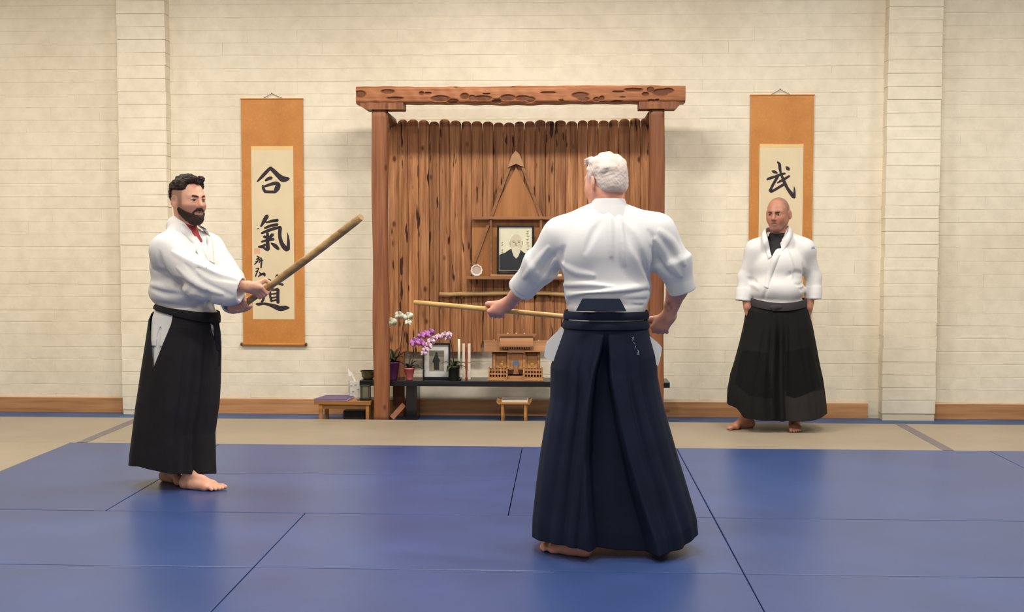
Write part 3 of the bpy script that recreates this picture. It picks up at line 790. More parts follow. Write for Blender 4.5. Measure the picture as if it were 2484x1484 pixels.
# ------------------------------------------------------------------ household shrine
M_sh = wood('shrine_cypress', (148, 102, 62), (176, 126, 82), (196, 148, 102), 'x', .5, .8, 0, 0, .03, .12)
M_shr = wood('shrine_roof_wood', (138, 98, 68), (156, 114, 80), (170, 128, 94), 'x', .55, .8, 0, 0, .03, .12)
M_shd = plain('shrine_dark_gap', (70, 36, 14), .7, .2, 30)
M_gold = plain('gilt_fitting', (206, 166, 78), .3, .1, 40, metal=.8)
M_silver = plain('polished_mirror', (176, 180, 184), .12, .04, 30, metal=.9)
YH = 9.55
def S(cx, cy, Y=YH): return P(1150 + cx / 8.243, 780 + cy / 8.243, Y)
shr = empty('household_shrine', (S(840, 1190)[0], YH + .05, ZT), 'small wooden household shrine with tiered roofs and gilt doors', 'shrine')
def sbox(name, a, b_, c, d, y0, y1, mat, par=None, ch=.0012):
    p, q = S(a, d, YH + y0), S(b_, c, YH + y0)
    return MB().box(p[0], q[0], YH + y0, YH + y1, p[2], q[2], ch).build(name, mat, par or shr)
zb0 = ZT + .0005
p, q = S(270, 1190, YH), S(1390, 1150, YH); MB().box(p[0], q[0], YH - .01, YH + .16, zb0, q[2], .002).build('base_plinth', M_sh, shr)
sbox('body', 360, 1320, 600, 1150, .05, .14, M_sh)
sbox('lower_deck', 300, 1370, 940, 1150, .03, .05, M_shd)
# doors
for k, (a, b_, c, d) in enumerate(((440, 645, 680, 935), (735, 965, 640, 960), (1060, 1265, 680, 935))):
    dr = sbox('door', a, b_, c, d, .038 if k != 1 else .028, .052, M_sh)
    mid = (a + b_) / 2; yy = YH + (.038 if k != 1 else .028)
    for s in (-1, 1):
        sbox('door_frame', mid + s * (b_ - a) / 2 - 14 + s * 18, mid + s * (b_ - a) / 2 + 14 + s * 18, c - 20, d + 10, .022 if k == 1 else .032, .05, M_sh, dr)
    for fx in (-.38, 0, .36):
        q = S(mid + fx * (b_ - a), c + 34, yy)
        MB().ball((q[0], yy - .001, q[2]), (.0028 if fx else .002, .0015, .0055), 8, 6).build('gilt_fitting', M_gold, dr)
    if k != 1:
        q = S(mid, 838, yy); rr_ = 52 / 8.243 * .00322
        m = MB(); m.tube([(q[0] + rr_ * math.cos(t * math.pi / 9), yy - .0015, q[2] + rr_ * math.sin(t * math.pi / 9)) for t in range(19)], .0022, 6, False).build('gilt_ring', M_gold, dr)
        MB().ball((q[0], yy - .001, q[2] - rr_ * .3), (rr_ * .85, .0018, rr_ * .35), 10, 6).build('gilt_emblem', M_gold, dr)
# mirror on its stand
q = S(838, 832, YH + .015); rr_ = 68 / 8.243 * .0032
MB().prism([(q[0] + rr_ * math.cos(t * math.pi / 14), q[2] + rr_ * math.sin(t * math.pi / 14)) for t in range(28)], YH + .014, YH + .019).build('round_mirror', M_silver, shr)
a = S(838, 880, YH + .016)[2]; b2 = S(838, 1050, YH + .016)[2]
MB().prism([(q[0] - .018, a), (q[0] + .018, a), (q[0] + .012, a - .012), (q[0] + .022, b2), (q[0] - .022, b2), (q[0] - .012, a - .012)], YH + .012, YH + .024).build('mirror_stand', M_shr, shr)
# steps
for k in range(4):
    sbox('step', 680, 990, 1050 + k * 34, 1172, .03 - .014 * k, .05 - .014 * k, M_sh)
q0 = S(600, 1200, YH - .03); q1 = S(1040, 1200, YH - .03)
MB().box(q0[0], q1[0], YH - .035, YH - .0125, zb0, zb0 + .008, .001).build('threshold', M_shr, shr)
# fences
for (a, b_) in ((300, 655), (1008, 1362)):
    for c, d in ((955, 985), (1030, 1060), (1105, 1135)):
        sbox('fence_rail', a, b_, c, d, .0, .008, M_sh)
    for t in range(7):
        mid = a + (b_ - a) * t / 6
        sbox('fence_post', mid - 11, mid + 11, 940, 1150, -.001, .009, M_sh)
    for c in (1150,):
        sbox('fence_sill', a - 10, b_ + 10, 1135, 1165, -.003, .012, M_sh)
for (a, b_) in ((302, 905), (662, 905), (993, 905), (1357, 905), (652, 1015), (983, 1030)):
    q = S(a, b_, YH - .002); yy = YH - (.002 if b_ < 1000 else .018)
    q = S(a, b_, yy)
    MB().lathe((q[0], yy, q[2] - .012), [(.0035, 0), (.0042, .006), (.003, .014), (.0008, .024)], 8).build('gilt_finial', M_gold, shr)
    e = S(a, 1160, yy)
    MB().box(q[0] - .0045, q[0] + .0045, yy - .004, yy + .006, e[2], q[2] - .012).build('corner_post', M_sh, shr)
# columns and eaves
for a in (405, 680, 1010, 1290):
    sbox('column', a - 20, a + 20, 600, 950, .02, .038, M_sh)
for (a, b_) in ((380, 640), (1040, 1300)):
    for t in range(9):
        mid = a + (b_ - a) * t / 8; sbox('rafter_end', mid - 8, mid + 8, 615, 645, .0, .05, M_shd)
def roof(poly, y0, y1, mat, nm): MB().prism([(S(a, b_, YH + y0)[0], S(a, b_, YH + y0)[2]) for a, b_ in poly], YH + y0, YH + y1).build(nm, mat, shr, bevel=.0012)
def slope(a0, a1, b0, b1, ct, cb, yt, yb2, th, nm):       # roof plane from a high back edge to a low front edge
    A, B, C, D = S(a0, ct, YH + yt), S(a1, ct, YH + yt), S(b1, cb, YH + yb2), S(b0, cb, YH + yb2)
    vs = [A, B, C, D] + [v + np.array((0, 0, -th)) for v in (A, B, C, D)]
    MB().add(vs, [(0, 1, 2, 3), (7, 6, 5, 4), (0, 4, 5, 1), (1, 5, 6, 2), (2, 6, 7, 3), (3, 7, 4, 0)]).build(nm, M_shr, shr)
slope(190, 560, 205, 680, 390, 590, .075, -.02, .007, 'side_roof'); slope(1130, 1500, 1000, 1460, 390, 590, .075, -.02, .007, 'side_roof')
slope(520, 1175, 505, 1190, 290, 490, .06, -.035, .008, 'main_roof')
roof([(190, 385), (560, 385), (560, 600), (300, 600)], .055, .10, M_shr, 'gable_wall'); roof([(1130, 385), (1500, 385), (1380, 600), (1130, 600)], .055, .10, M_shr, 'gable_wall')
roof([(520, 300), (1175, 300), (1175, 600), (520, 600)], .045, .10, M_shd, 'gable_wall')
for t in range(13):
    mid = 555 + 570 * t / 12; sbox('rafter_end', mid - 13, mid + 13, 495, 540, -.025, .05, M_sh if t % 2 else M_shr)
sbox('eaves_board', 680, 1010, 555, 615, -.012, .05, M_shr)
roof([(455, 250), (1245, 250), (1205, 312), (1180, 300), (520, 300), (490, 312)], .045, .085, M_shr, 'ridge_beam')
for (a, b_) in ((675, 235), (842, 235), (1005, 235), (397, 370), (1290, 375)):
    q = S(a, b_, YH + .06); MB().ball((q[0], YH + .065, q[2] - .001), (.0055, .012, .0058), 10, 8).build('ridge_billet', plain('gilt_pale_%d' % a, (226, 190, 140), .4, .05), shr)

# ------------------------------------------------------------------ little table at the left with folder, lantern and papers
M_lt = wood('light_table_wood', (140, 92, 48), (166, 116, 66), (182, 136, 84), 'x', .5, .6, 0, .2, .05, .1)
YL0, YL1 = 9.375, 9.655
xa = P(762, 975, YL0)[0]; xb = P(899, 975, YL0)[0]
ZL = P(835, 973.5, YL0)[2]
lt = empty('low_side_table', ((xa + xb) / 2, 9.51, ZF), 'low plain wooden table beside the altar post holding a purple folder', 'table')
MB().box(xa, xb, YL0, YL1, ZL - .026, ZL, .002).build('table_top', M_lt, lt)
for (pa, pb) in ((773, 797), (887, 895)):
    a, b_, _, _ = rect(pa, pb, 985, 1010, YL0 + .01)
    for yy in ((YL0 + .008, YL0 + .04), (YL1 - .04, YL1 - .008)):
        w = min(b_ - a, .03)
        MB().box(a, a + w, yy[0], yy[1], ZF, ZL - .026, .002).build('leg', M_lt, lt)
a, b_, _, _ = rect(780, 890, 985, 1010, YL0 + .02)
MB().box(a, b_, YL0 + .02, YL0 + .035, ZL - .062, ZL - .027, .001).build('apron', M_lt, lt)
# folder
M_purp = plain('purple_card', (98, 76, 118), .5, .08, 20)
f0 = P(760, 970, YL0 + .0)[0]; f1 = P(843, 970, YL0)[0]
fo = empty('purple_folder', ((f0 + f1) / 2, 9.49, ZL), 'purple folder lying on the low side table', 'folder')
def sheet(x0, x1, y0, y1, z0, z1, sk):
    return MB().add([(x0, y0, z0), (x1, y0, z0), (x1 + sk * .4, y1, z0), (x0 + sk, y1, z0), (x0, y0, z1), (x1, y0, z1), (x1 + sk * .4, y1, z1), (x0 + sk, y1, z1)],
                    [(0, 3, 2, 1), (4, 5, 6, 7), (0, 1, 5, 4), (1, 2, 6, 5), (2, 3, 7, 6), (3, 0, 4, 7)])
sheet(f0, f1, YL0 + .012, YL1 - .02, ZL + .0005, ZL + .004, .05).build('back_cover', M_purp, fo)
sheet(f0 + .012, f1 - .004, YL0 + .016, YL1 - .024, ZL + .0042, ZL + .013, .05).build('paper_stack', plain('white_paper', (214, 206, 214), .6, .03), fo)
sheet(f0, f1 - .006, YL0 + .010, YL1 - .02, ZL + .0132, ZL + .017, .05).build('front_cover', M_purp, fo)
# white paper carton with white plastic spoon
M_wp = plain('white_printed_paper', (206, 202, 190), .6, .10, 28)
a, b_, z0, z1 = rect(845, 876, 925, 965, YL1 - .06)
ca = empty('paper_carton', ((a + b_) / 2, YL1 - .04, ZL), 'white paper carton with grey print on the low side table', 'carton')
MB().box(a, b_, YL1 - .06, YL1 - .008, ZL + .0005, z1, .002).build('box', M_wp, ca)
MB().box(a + .004, a + .007, YL1 - .064, YL1 - .0605, ZL + .004, z1 + .01).build('dark_edge', plain('dark_edge', (84, 74, 60), .6), ca)
m = MB()
for k, (px, py) in enumerate(((852, 936), (862, 934), (856, 950), (868, 945))):
    m.prism([pz(px - 3, py - 1, YL1 - .06), pz(px + 3, py - 2, YL1 - .06), pz(px + 3, py + 1, YL1 - .06), pz(px - 2, py + 1.5, YL1 - .06)], YL1 - .0606, YL1 - .0601)
m.build('grey_print', plain('grey_print', (150, 148, 136), .6), ca)
q = P(857, 920, YL1 - .035)
sp = empty('plastic_spoon', (q[0], YL1 - .035, z1), 'white plastic spoon sticking up out of the paper carton', 'spoon')
M_wpl = plain('white_plastic', (236, 230, 216), .3, .03)
MB().bar(P(864, 930, YL1 - .035), P(852, 903, YL1 - .035), .014, .003).build('handle', M_wpl, sp)
MB().prism([pz(846, 892, YL1), pz(851, 898, YL1), pz(856, 906, YL1), pz(852, 912, YL1), pz(847, 910, YL1)], YL1 - .038, YL1 - .034).build('bowl', M_wpl, sp)
# small lantern
M_frame = plain('dark_metal', (52, 50, 44), .4, .1)
ml, nt, b = nodes_of('smoky_glass'); b.inputs['Base Color'].default_value = lin((150, 152, 132)); b.inputs['Roughness'].default_value = .1; b.inputs['Transmission Weight'].default_value = .8; b.inputs['IOR'].default_value = 1.1
a, b_, z0, z1 = rect(875, 897, 940, 971, YL0 + .07)
la = empty('glass_lantern', ((a + b_) / 2, YL0 + .10, ZL), 'small dark framed glass lantern on the low table beside the post', 'lantern')
MB().box(a - .004, b_ + .004, YL0 + .045, YL0 + .13, ZL + .0005, ZL + .02, .002).build('base', M_black, la)
zt = ZL + .112
for xx in (a, b_ - .008):
    for yy in (YL0 + .05, YL0 + .117):
        MB().box(xx, xx + .008, yy, yy + .008, ZL + .02, zt).build('upright', M_frame, la)
MB().box(a - .002, b_ + .002, YL0 + .047, YL0 + .128, zt, zt + .008, .002).build('top', M_frame, la)
MB().box(a + .0085, b_ - .0085, YL0 + .053, YL0 + .056, ZL + .0205, zt - .001).build('pane', MATS['smoky_glass'], la)
q = P(870.5, 960, YL0 + .09)
ba = empty('glass_ball', (q[0], YL0 + .06, ZL), 'small blue and white ball on the low table', 'ball')
MB().ball((q[0], YL0 + .06, ZL + .0125), .012, 14, 10).build('sphere', plain('blue_white_ball', (118, 120, 134), .3, .5, 60), ba)
# small dark box under the low table
a, b_, z0, z1 = rect(836, 886, 993, 1012, YL0 + .18)
o = MB().box(a, b_, YL0 + .12, YL0 + .24, ZF, ZF + .085, .003).build('storage_box', plain('dark_box', (46, 34, 26), .6, .2), None, ((a + b_) / 2, YL0 + .18, ZF)); tag(o, 'small dark box tucked under the low side table', 'box')

# small stool with a magazine
YM0, YM1 = 9.34, 9.60
xa = P(1204, 978, YM0)[0]; xb = P(1289, 978, YM0)[0]; ZM = P(1246, 976.5, YM0)[2]
stl = empty('small_stand', ((xa + xb) / 2, 9.47, ZF), 'small wooden offering stand under the altar table holding a magazine', 'stand')
MB().box(xa + .02, xb - .02, YM0, YM1, ZM - .014, ZM, .002).build('top', M_lt, stl)
for s, xx in ((-1, xa), (1, xb)):
    MB().prism([(xx, ZM + .012), (xx - s * .018, ZM), (xx - s * .026, ZM - .014), (xx - s * .016, ZM - .014), (xx - s * .004, ZM - .002)], YM0, YM1).build('upturned_edge', M_lt, stl)
for pa in (1215.5, 1271):
    a, b_, _, _ = rect(pa, pa + 6.5, 985, 1015, YM0 + .01)
    for yy in (YM0 + .01, YM1 - .03):
        MB().box(a, b_, yy, yy + .02, ZF, ZM - .014, .002).build('leg', M_lt, stl)
a, b_, _, _ = rect(1217, 1280, 972, 975, YM0 + .02)
mg_ = empty('magazine', ((a + b_) / 2, YM0 + .1, ZM), 'grey covered magazine lying on the small offering stand', 'magazine')
MB().box(a, b_, YM0 + .02, YM0 + .22, ZM + .0005, ZM + .016, .001).build('pages', plain('page_white', (212, 196, 182), .6, .03), mg_)
MB().box(a + .002, b_ - .004, YM0 + .03, YM0 + .22, ZM + .0162, ZM + .0175).build('cover', plain('grey_cover', (112, 104, 94), .4, .35, 14), mg_)

# ================================================================== hanging scrolls
def silk():
    m, nt, b = nodes_of('orange_silk')
    v = coords(nt)
    n1 = noise(nt, v, 4, 3); c1 = ramp(nt, n1, [(.3, lin((190, 122, 54))), (.7, lin((206, 138, 66)))])
    vo = N(nt, 'ShaderNodeTexVoronoi'); vo.inputs['Scale'].default_value = 42; nt.links.new(v, vo.inputs['Vector'])
    c2 = ramp(nt, vo.outputs['Distance'], [(.1, (1.05, 1.05, 1.03)), (.5, (.95, .95, .95))])
    nt.links.new(mixc(nt, 1, c1, c2, 'MULTIPLY'), b.inputs['Base Color']); b.inputs['Roughness'].default_value = .6
    bump(nt, b, vo.outputs['Distance'], .1, .002)
    return m
M_silk = silk()
M_paper = plain('scroll_paper', (222, 204, 168), .7, .06, 3)
M_pband = plain('paper_band', (232, 196, 132), .7, .05, 4)
M_ink = plain('black_ink', (44, 34, 40), .6, .25, 14)
M_rod = plain('dark_wood_rod', (92, 56, 30), .5, .1)
M_cordm = plain('grey_cord', (120, 110, 96), .7, .1)
M_seal = plain('faded_red_seal', (222, 172, 138), .7, .1, 60)
YSC = YW - 0.012
def smoothline(pts, n=6):
    pts = [np.asarray(p, float) for p in pts]; out = []
    for i in range(len(pts) - 1):
        p0 = pts[max(i - 1, 0)]; p1 = pts[i]; p2 = pts[i + 1]; p3 = pts[min(i + 2, len(pts) - 1)]
        for k in range(n):
            t = k / n
            out.append(.5 * ((2 * p1) + (-p0 + p2) * t + (2 * p0 - 5 * p1 + 4 * p2 - p3) * t * t + (-p0 + 3 * p1 - 3 * p2 + p3) * t ** 3))
    out.append(pts[-1]); return out
def stroke(m, pts, y, th=0.0008):
    """brush stroke: (px, py, half width in px) points, laid flat on the paper"""
    q = smoothline(pts); L = []; R = []
    for i, p in enumerate(q):
        t = q[min(i + 1, len(q) - 1)][:2] - q[max(i - 1, 0)][:2]; t = t / (np.linalg.norm(t) + 1e-9)
        nn = np.array((-t[1], t[0])); w = max(p[2], .25)
        L.append(p[:2] + nn * w); R.append(p[:2] - nn * w)
    cap0 = q[0][:2] - (q[1][:2] - q[0][:2]) / (np.linalg.norm(q[1][:2] - q[0][:2]) + 1e-9) * q[0][2] * .8
    cap1 = q[-1][:2] + (q[-1][:2] - q[-2][:2]) / (np.linalg.norm(q[-1][:2] - q[-2][:2]) + 1e-9) * q[-1][2] * .8
    L2 = [pz(a[0], a[1], YSC) for a in L]; R2 = [pz(a[0], a[1], YSC) for a in R]
    c0 = pz(*cap0, YSC); c1 = pz(*cap1, YSC)
    vs = []; n = len(L2)
    for yy in (y - th, y):
        vs += [(a[0], yy, a[1]) for a in L2] + [(a[0], yy, a[1]) for a in R2] + [(c0[0], yy, c0[1]), (c1[0], yy, c1[1])]
    K = 2 * n + 2; fs = []
    for i in range(n - 1):
        fs.append((i, i + 1, n + i + 1, n + i)); fs.append((K + i, K + n + i, K + n + i + 1, K + i + 1))
        fs.append((i, K + i, K + i + 1, i + 1)); fs.append((n + i, n + i + 1, K + n + i + 1, K + n + i))
    fs += [(2 * n, 0, n), (2 * n + 1, 2 * n - 1, n - 1), (2 * n, n, K + n, K + 2 * n), (2 * n, K + 2 * n, K, 0), (2 * n + 1, n - 1, K + n - 1, K + 2 * n + 1), (2 * n + 1, K + 2 * n + 1, K + 2 * n - 1, 2 * n - 1)]
    m.add(vs, fs)
def scroll(xl, xr, yt, yb, pl, prr, pt, pb, nail, label, chars):
    cx = (xl + xr) / 2
    root = empty('hanging_scroll', P(cx, yb, YSC), label, 'scroll', 'calligraphy scrolls either side of the altar')
    x0, x1, z0, z1 = rect(xl, xr, yt, yb, YSC)
    # cloth, gently wavy
    nx_, nz_ = 8, 40; vs = []; fs = []
    for k in range(nz_ + 1):
        for i in range(nx_ + 1):
            vs.append((x0 + (x1 - x0) * i / nx_, YSC - .0025, z0 + (z1 - z0) * k / nz_))
    n_ = len(vs); vs += [(a, YSC + .0015, c_) for a, b_, c_ in vs]
    for k in range(nz_):
        for i in range(nx_):
            a = k * (nx_ + 1) + i; fs.append((a, a + 1, a + nx_ + 2, a + nx_ + 1)); fs.append((n_ + a, n_ + a + nx_ + 1, n_ + a + nx_ + 2, n_ + a + 1))
    m = MB(); m.add(vs, fs); m.box(x0, x1, YSC - .0024, YSC + .0014, z0, z1); m.build('silk_mount', M_silk, root)
    a, b_, c_, d_ = rect(pl, prr, pt, pb, YSC)
    pp = MB().box(a, b_, YSC - .0036, YSC - .0026, c_, d_).build('paper_panel', M_paper, root)
    _, _, e0, e1 = rect(pl, prr, pt, pt + 9, YSC); MB().box(a + .0005, b_ - .0005, YSC - .0040, YSC - .00365, e0, e1 - .0005).build('top_band', M_pband, pp)
    for nm, sts_ in chars:
        m = MB()
        for i, s_ in enumerate(sts_): stroke(m, s_, YSC - .0037 - .00002 * i)
        m.build(nm, M_ink, pp)
    MB().box(x0 - .004, x1 + .004, YSC - .008, YSC + .006, z1 - .004, z1 + .006, .002).build('top_rod', M_rod if False else M_silk, root)
    MB().tube([(x0 - .014, YSC - .006, z0 + .004), (x1 + .014, YSC - .006, z0 + .004)], .0125, 14).build('roller', M_silk, root)
    for xx in (x0 - .020, x1 + .004):
        MB().tube([(xx, YSC - .006, z0 + .004), (xx + .016, YSC - .006, z0 + .004)], .0135, 14).build('roller_end', M_rod, root)
    for s in (-1, 1):
        A = P(cx + s * 24, yt - 1, YSC); B = P(nail[0], nail[1], YSC)
        MB().tube([A, B], .0022, 6).build('cord', M_cordm, root)
    B = P(nail[0], nail[1] - 1, YSC)
    MB().tube([(B[0], YSC - .006, B[2]), (B[0], YW - .001, B[2])], .003, 8).build('nail', M_frame, root)
    return root, pp
def A1(*p): return [(600 + a / 6.186, 390 + b / 6.186, w / 6.186) for a, b, w in p]
def A2(*p): return [(600 + a / 7.42, 590 + b / 7.42, w / 7.42) for a, b, w in p]
def B1(*p): return [(1845 + a / 13.49, 380 + b / 13.49, w / 13.49) for a, b, w in p]
go = [A1((345, 110, 24), (285, 170, 26), (220, 240, 24), (150, 312, 10)),
      A1((345, 105, 26), (410, 165, 32), (470, 225, 36), (540, 275, 46), (620, 268, 24)),
      A1((275, 295, 16), (320, 268, 26), (368, 256, 22)),
      A1((232, 370, 14), (245, 420, 22), (270, 465, 22)),
      A1((245, 388, 14), (330, 360, 22), (430, 335, 26), (480, 360, 26)),
      A1((470, 350, 34), (450, 410, 40), (412, 470, 24)),
      A1((262, 462, 22), (340, 466, 22), (420, 466, 22))]
ki = [A1((300, 825, 30), (260, 890, 30), (205, 985, 14)), A1((280, 925, 12), (360, 905, 20), (455, 892, 26)),
      A1((262, 1010, 16), (350, 975, 22), (455, 955, 22)), A1((215, 1085, 16), (330, 1040, 24), (430, 1010, 22), (500, 1000, 26)),
      A1((495, 1010, 28), (488, 1110, 26), (510, 1220, 30), (560, 1300, 36), (605, 1330, 34)), A1((612, 1330, 28), (618, 1220, 22), (612, 1130, 12), (598, 1075, 4)),
      A1((250, 1135, 20), (300, 1150, 22)), A1((380, 1105, 26), (330, 1160, 24)), A1((215, 1215, 14), (300, 1190, 20), (395, 1175, 22)),
      A1((305, 1080, 20), (305, 1200, 26), (310, 1330, 32)), A1((170, 1290, 14), (230, 1285, 26), (275, 1250, 12)), A1((230, 1290, 14), (270, 1320, 18), (310, 1335, 22)),
      A1((360, 1235, 12), (420, 1275, 30), (470, 1325, 20)), A1((155, 1020, 8), (175, 1010, 5))]
do = [A2((370, 645, 14), (400, 668, 26), (420, 690, 16)), A2((545, 575, 26), (510, 630, 18), (470, 680, 10)), A2((470, 735, 10), (560, 725, 16), (640, 745, 24)),
      A2((500, 730, 14), (470, 790, 14), (430, 840, 12)), A2((415, 850, 18), (412, 940, 20), (440, 1045, 22)), A2((420, 850, 16), (480, 835, 18), (550, 830, 30)),
      A2((555, 830, 28), (552, 950, 28), (555, 1070, 28)), A2((430, 915, 14), (530, 900, 16)), A2((430, 985, 14), (530, 965, 16)), A2((430, 1035, 14), (535, 1020, 18)),
      A2((290, 890, 14), (295, 960, 22), (290, 1010, 24), (255, 1060, 18)), A2((160, 1090, 14), (210, 1095, 26), (300, 1085, 22), (400, 1105, 28), (490, 1135, 40), (590, 1170, 48), (690, 1160, 40), (760, 1160, 8))]
sig = [A2((175, 230, 10), (215, 255, 14)), A2((160, 290, 8), (190, 275, 14), (220, 258, 10)), A2((195, 265, 10), (190, 320, 12), (130, 380, 10)), A2((150, 330, 8), (185, 325, 10)),
       A2((215, 300, 8), (250, 260, 12)), A2((225, 320, 8), (285, 300, 10)), A2((255, 270, 10), (255, 350, 16), (248, 440, 12)), A2((235, 300, 8), (215, 350, 10)),
       A2((155, 455, 8), (205, 450, 12), (190, 490, 10)), A2((150, 510, 8), (190, 495, 10), (165, 550, 12), (145, 595, 10)), A2((170, 540, 10), (150, 600, 8)),
       A2((225, 520, 12), (235, 560, 12), (200, 600, 10)), A2((215, 590, 10), (265, 555, 18), (310, 545, 18), (315, 590, 14)), A2((245, 550, 16), (300, 560, 20))]
bu = [B1((545, 170, 20), (610, 240, 48), (630, 380, 48), (655, 530, 34)), B1((365, 465, 14), (430, 490, 52), (540, 530, 28)), B1((820, 320, 12), (880, 375, 60), (925, 430, 40)),
      B1((215, 740, 40), (320, 700, 46), (470, 650, 40), (650, 585, 46), (800, 550, 30)), B1((560, 650, 46), (470, 800, 46), (390, 940, 44), (320, 1080, 40)),
      B1((310, 1080, 56), (345, 1130, 52), (450, 1090, 44), (600, 1000, 44), (760, 905, 46)), B1((540, 860, 16), (650, 800, 40), (780, 730, 44), (940, 630, 34)),
      B1((680, 600, 40), (730, 720, 46), (790, 870, 54), (880, 1040, 50), (980, 1180, 62), (1080, 1310, 66)), B1((1095, 1340, 46), (1105, 1200, 40), (1105, 1080, 28), (1090, 970, 6))]
s1_, pp1 = scroll(587.5, 737, 240, 836, 611.5, 713, 354.5, 774, (659, 227), 'orange silk hanging scroll with three large brushed characters, behind the bearded man\'s sword', [('ink_character', go), ('ink_character', ki), ('ink_character', do), ('ink_signature', sig)])
layer([(617, 602), (617, 615), (631, 615), (631, 602)], YSC, YSC - .0037).build('red_seal', M_seal, pp1)
s2_, pp2 = scroll(1817, 1970.5, 231, 838, 1840, 1946, 349, 772, (1893, 217), 'orange silk hanging scroll with one brushed character above the shaven-headed man', [('ink_character', bu)])
# ================================================================== organic modelling: blended volumes turned into one skin
def V3(*p): return np.array(p, np.float32)
def unit(v): v = np.asarray(v, float); return v / np.linalg.norm(v)
class SDF:
    def __init__(s): s.p = []
    def _add(s, kind, data, lo, hi, k, op): s.p.append((kind, data, np.asarray(lo, float), np.asarray(hi, float), k, op)); return s
    def cone(s, a, b, ra, rb, k=0.02, op='u'):
        a = np.asarray(a, np.float32); b = np.asarray(b, np.float32); r = max(ra, rb)
        return s._add('c', (a, b - a, float(np.dot(b - a, b - a)) + 1e-12, ra, rb), np.minimum(a, b) - r, np.maximum(a, b) + r, k, op)
    def chain(s, pts, rad, k=0.01, op='u'):
        if not hasattr(rad, '__len__'): rad = [rad] * len(pts)
        segs = []; lo = np.full(3, 9e9); hi = -lo
        for i in range(len(pts) - 1):
            a = np.asarray(pts[i], np.float32); b = np.asarray(pts[i + 1], np.float32); r = max(rad[i], rad[i + 1])
            segs.append(('c', (a, b - a, float(np.dot(b - a, b - a)) + 1e-12, rad[i], rad[i + 1])))
            lo = np.minimum(lo, np.minimum(a, b) - r); hi = np.maximum(hi, np.maximum(a, b) + r)
        return s._add('h', segs, lo, hi, k, op)
    def ball(s, c, r, k=0.02, op='u'): return s.cone(c, np.asarray(c) + 1e-4, r, r, k, op)
    def frus(s, a, b, ra, rb, k=0.02, op='u'):        # flat-ended cone
        a = np.asarray(a, np.float32); b = np.asarray(b, np.float32); L = float(np.linalg.norm(b - a)); r = max(ra, rb)
        return s._add('f', (a, (b - a) / L, L, ra, rb), np.minimum(a, b) - r, np.maximum(a, b) + r, k, op)
    def ell(s, c, r, R=None, k=0.02, op='u'):
        c = np.asarray(c, np.float32); r = np.asarray(r, np.float32)
        R = np.eye(3, dtype=np.float32) if R is None else np.asarray(R, np.float32)
        e = np.abs(R.T) @ r
        return s._add('e', (c, r, R), c - e, c + e, k, op)
    def planes(s, pl, k=0.005, op='s'):               # convex region: list of (normal, offset)
        n = np.array([q[0] for q in pl], np.float32); d = np.array([q[1] for q in pl], np.float32)
        return s._add('p', (n, d), (9, 9, 9), (-9, -9, -9), k, op)
    @staticmethod
    def dist(pr, X):
        kind, D = pr[0], pr[1]
        if kind == 'c':
            a, ba, L2, ra, rb = D; pa = X - a
            h = np.clip((pa @ ba) / L2, 0, 1)
            q = pa - h[:, None] * ba
            return np.sqrt(np.einsum('ij,ij->i', q, q)) - (ra + (rb - ra) * h)
        if kind == 'h':
            d = SDF.dist(D[0], X)
            for q in D[1:]: d = np.minimum(d, SDF.dist(q, X))
            return d
        if kind == 'f':
            a, n, L, ra, rb = D; pa = X - a; t = pa @ n
            q = pa - t[:, None] * n; rad = np.sqrt(np.einsum('ij,ij->i', q, q))
            d1 = rad - (ra + (rb - ra) * np.clip(t / L, 0, 1)); d2 = np.maximum(-t, t - L)
            return np.where((d1 > 0) & (d2 > 0), np.sqrt(np.maximum(d1, 0) ** 2 + np.maximum(d2, 0) ** 2), np.maximum(d1, d2))
        if kind == 'e':
            c, r, R = D; q = (X - c) @ R.T
            k0 = np.sqrt(np.einsum('ij,ij->i', q / r, q / r)); k1 = np.sqrt(np.einsum('ij,ij->i', q / (r * r), q / (r * r))) + 1e-9
            return k0 * (k0 - 1) / k1
        n, d = D
        return np.max(X @ n.T - d, axis=1)
    @staticmethod
    def comb(F, d, k, op):
        if op == 'u':
            h = np.clip(.5 + .5 * (F - d) / k, 0, 1); return F + (d - F) * h - k * h * (1 - h)
        if op == 's': d = -d
        h = np.clip(.5 - .5 * (F - d) / k, 0, 1); return F + (d - F) * h + k * h * (1 - h)
    def ev(s, X, act=None):
        X = np.asarray(X, np.float32); F = np.full(len(X), 9.0, np.float32)
        for i, pr in enumerate(s.p):
            if act is not None and not act[i]: continue
            F = s.comb(F, s.dist(pr, X), pr[4], pr[5])
        return F
    def hit(s, px, py, y0=None, step=1.0, back=False):     # first surface point along the sight line of a pixel
        d = ray(px, py); d = d / np.linalg.norm(d)
        lo = min(p[2][1] for p in s.p if p[5] == 'u'); hi = max(p[3][1] for p in s.p if p[5] == 'u')
        t = (lo - .05) / d[1]; X = CAMP + d * t
        for _ in range(90):
            f = float(s.ev(X[None])[0])
            if f < .0006: return X
            t += max(f * .8, .0008); X = CAMP + d * t
            if X[1] > hi + .05: break
        return None
    def mesh(s, name, vox, colfn=None, disp=None, dmax=0.0, n=11):
        U = [p for p in s.p if p[5] == 'u']
        lo = np.min([p[2] for p in U], 0) - 3 * vox - dmax; hi = np.max([p[3] for p in U], 0) + 3 * vox + dmax
        nb = np.ceil((hi - lo) / (n * vox)).astype(int)
        gi = np.stack(np.meshgrid(*[np.arange(q) for q in nb], indexing='ij'), -1).reshape(-1, 3)
        C = (lo + (gi + .5) * n * vox).astype(np.float32)
        D = np.stack([s.dist(p, C) for p in s.p])
        F = np.full(len(C), 9.0, np.float32)
        for i, p in enumerate(s.p): F = s.comb(F, D[i], p[4], p[5])
        hd = .5 * math.sqrt(3) * (n + 2) * vox
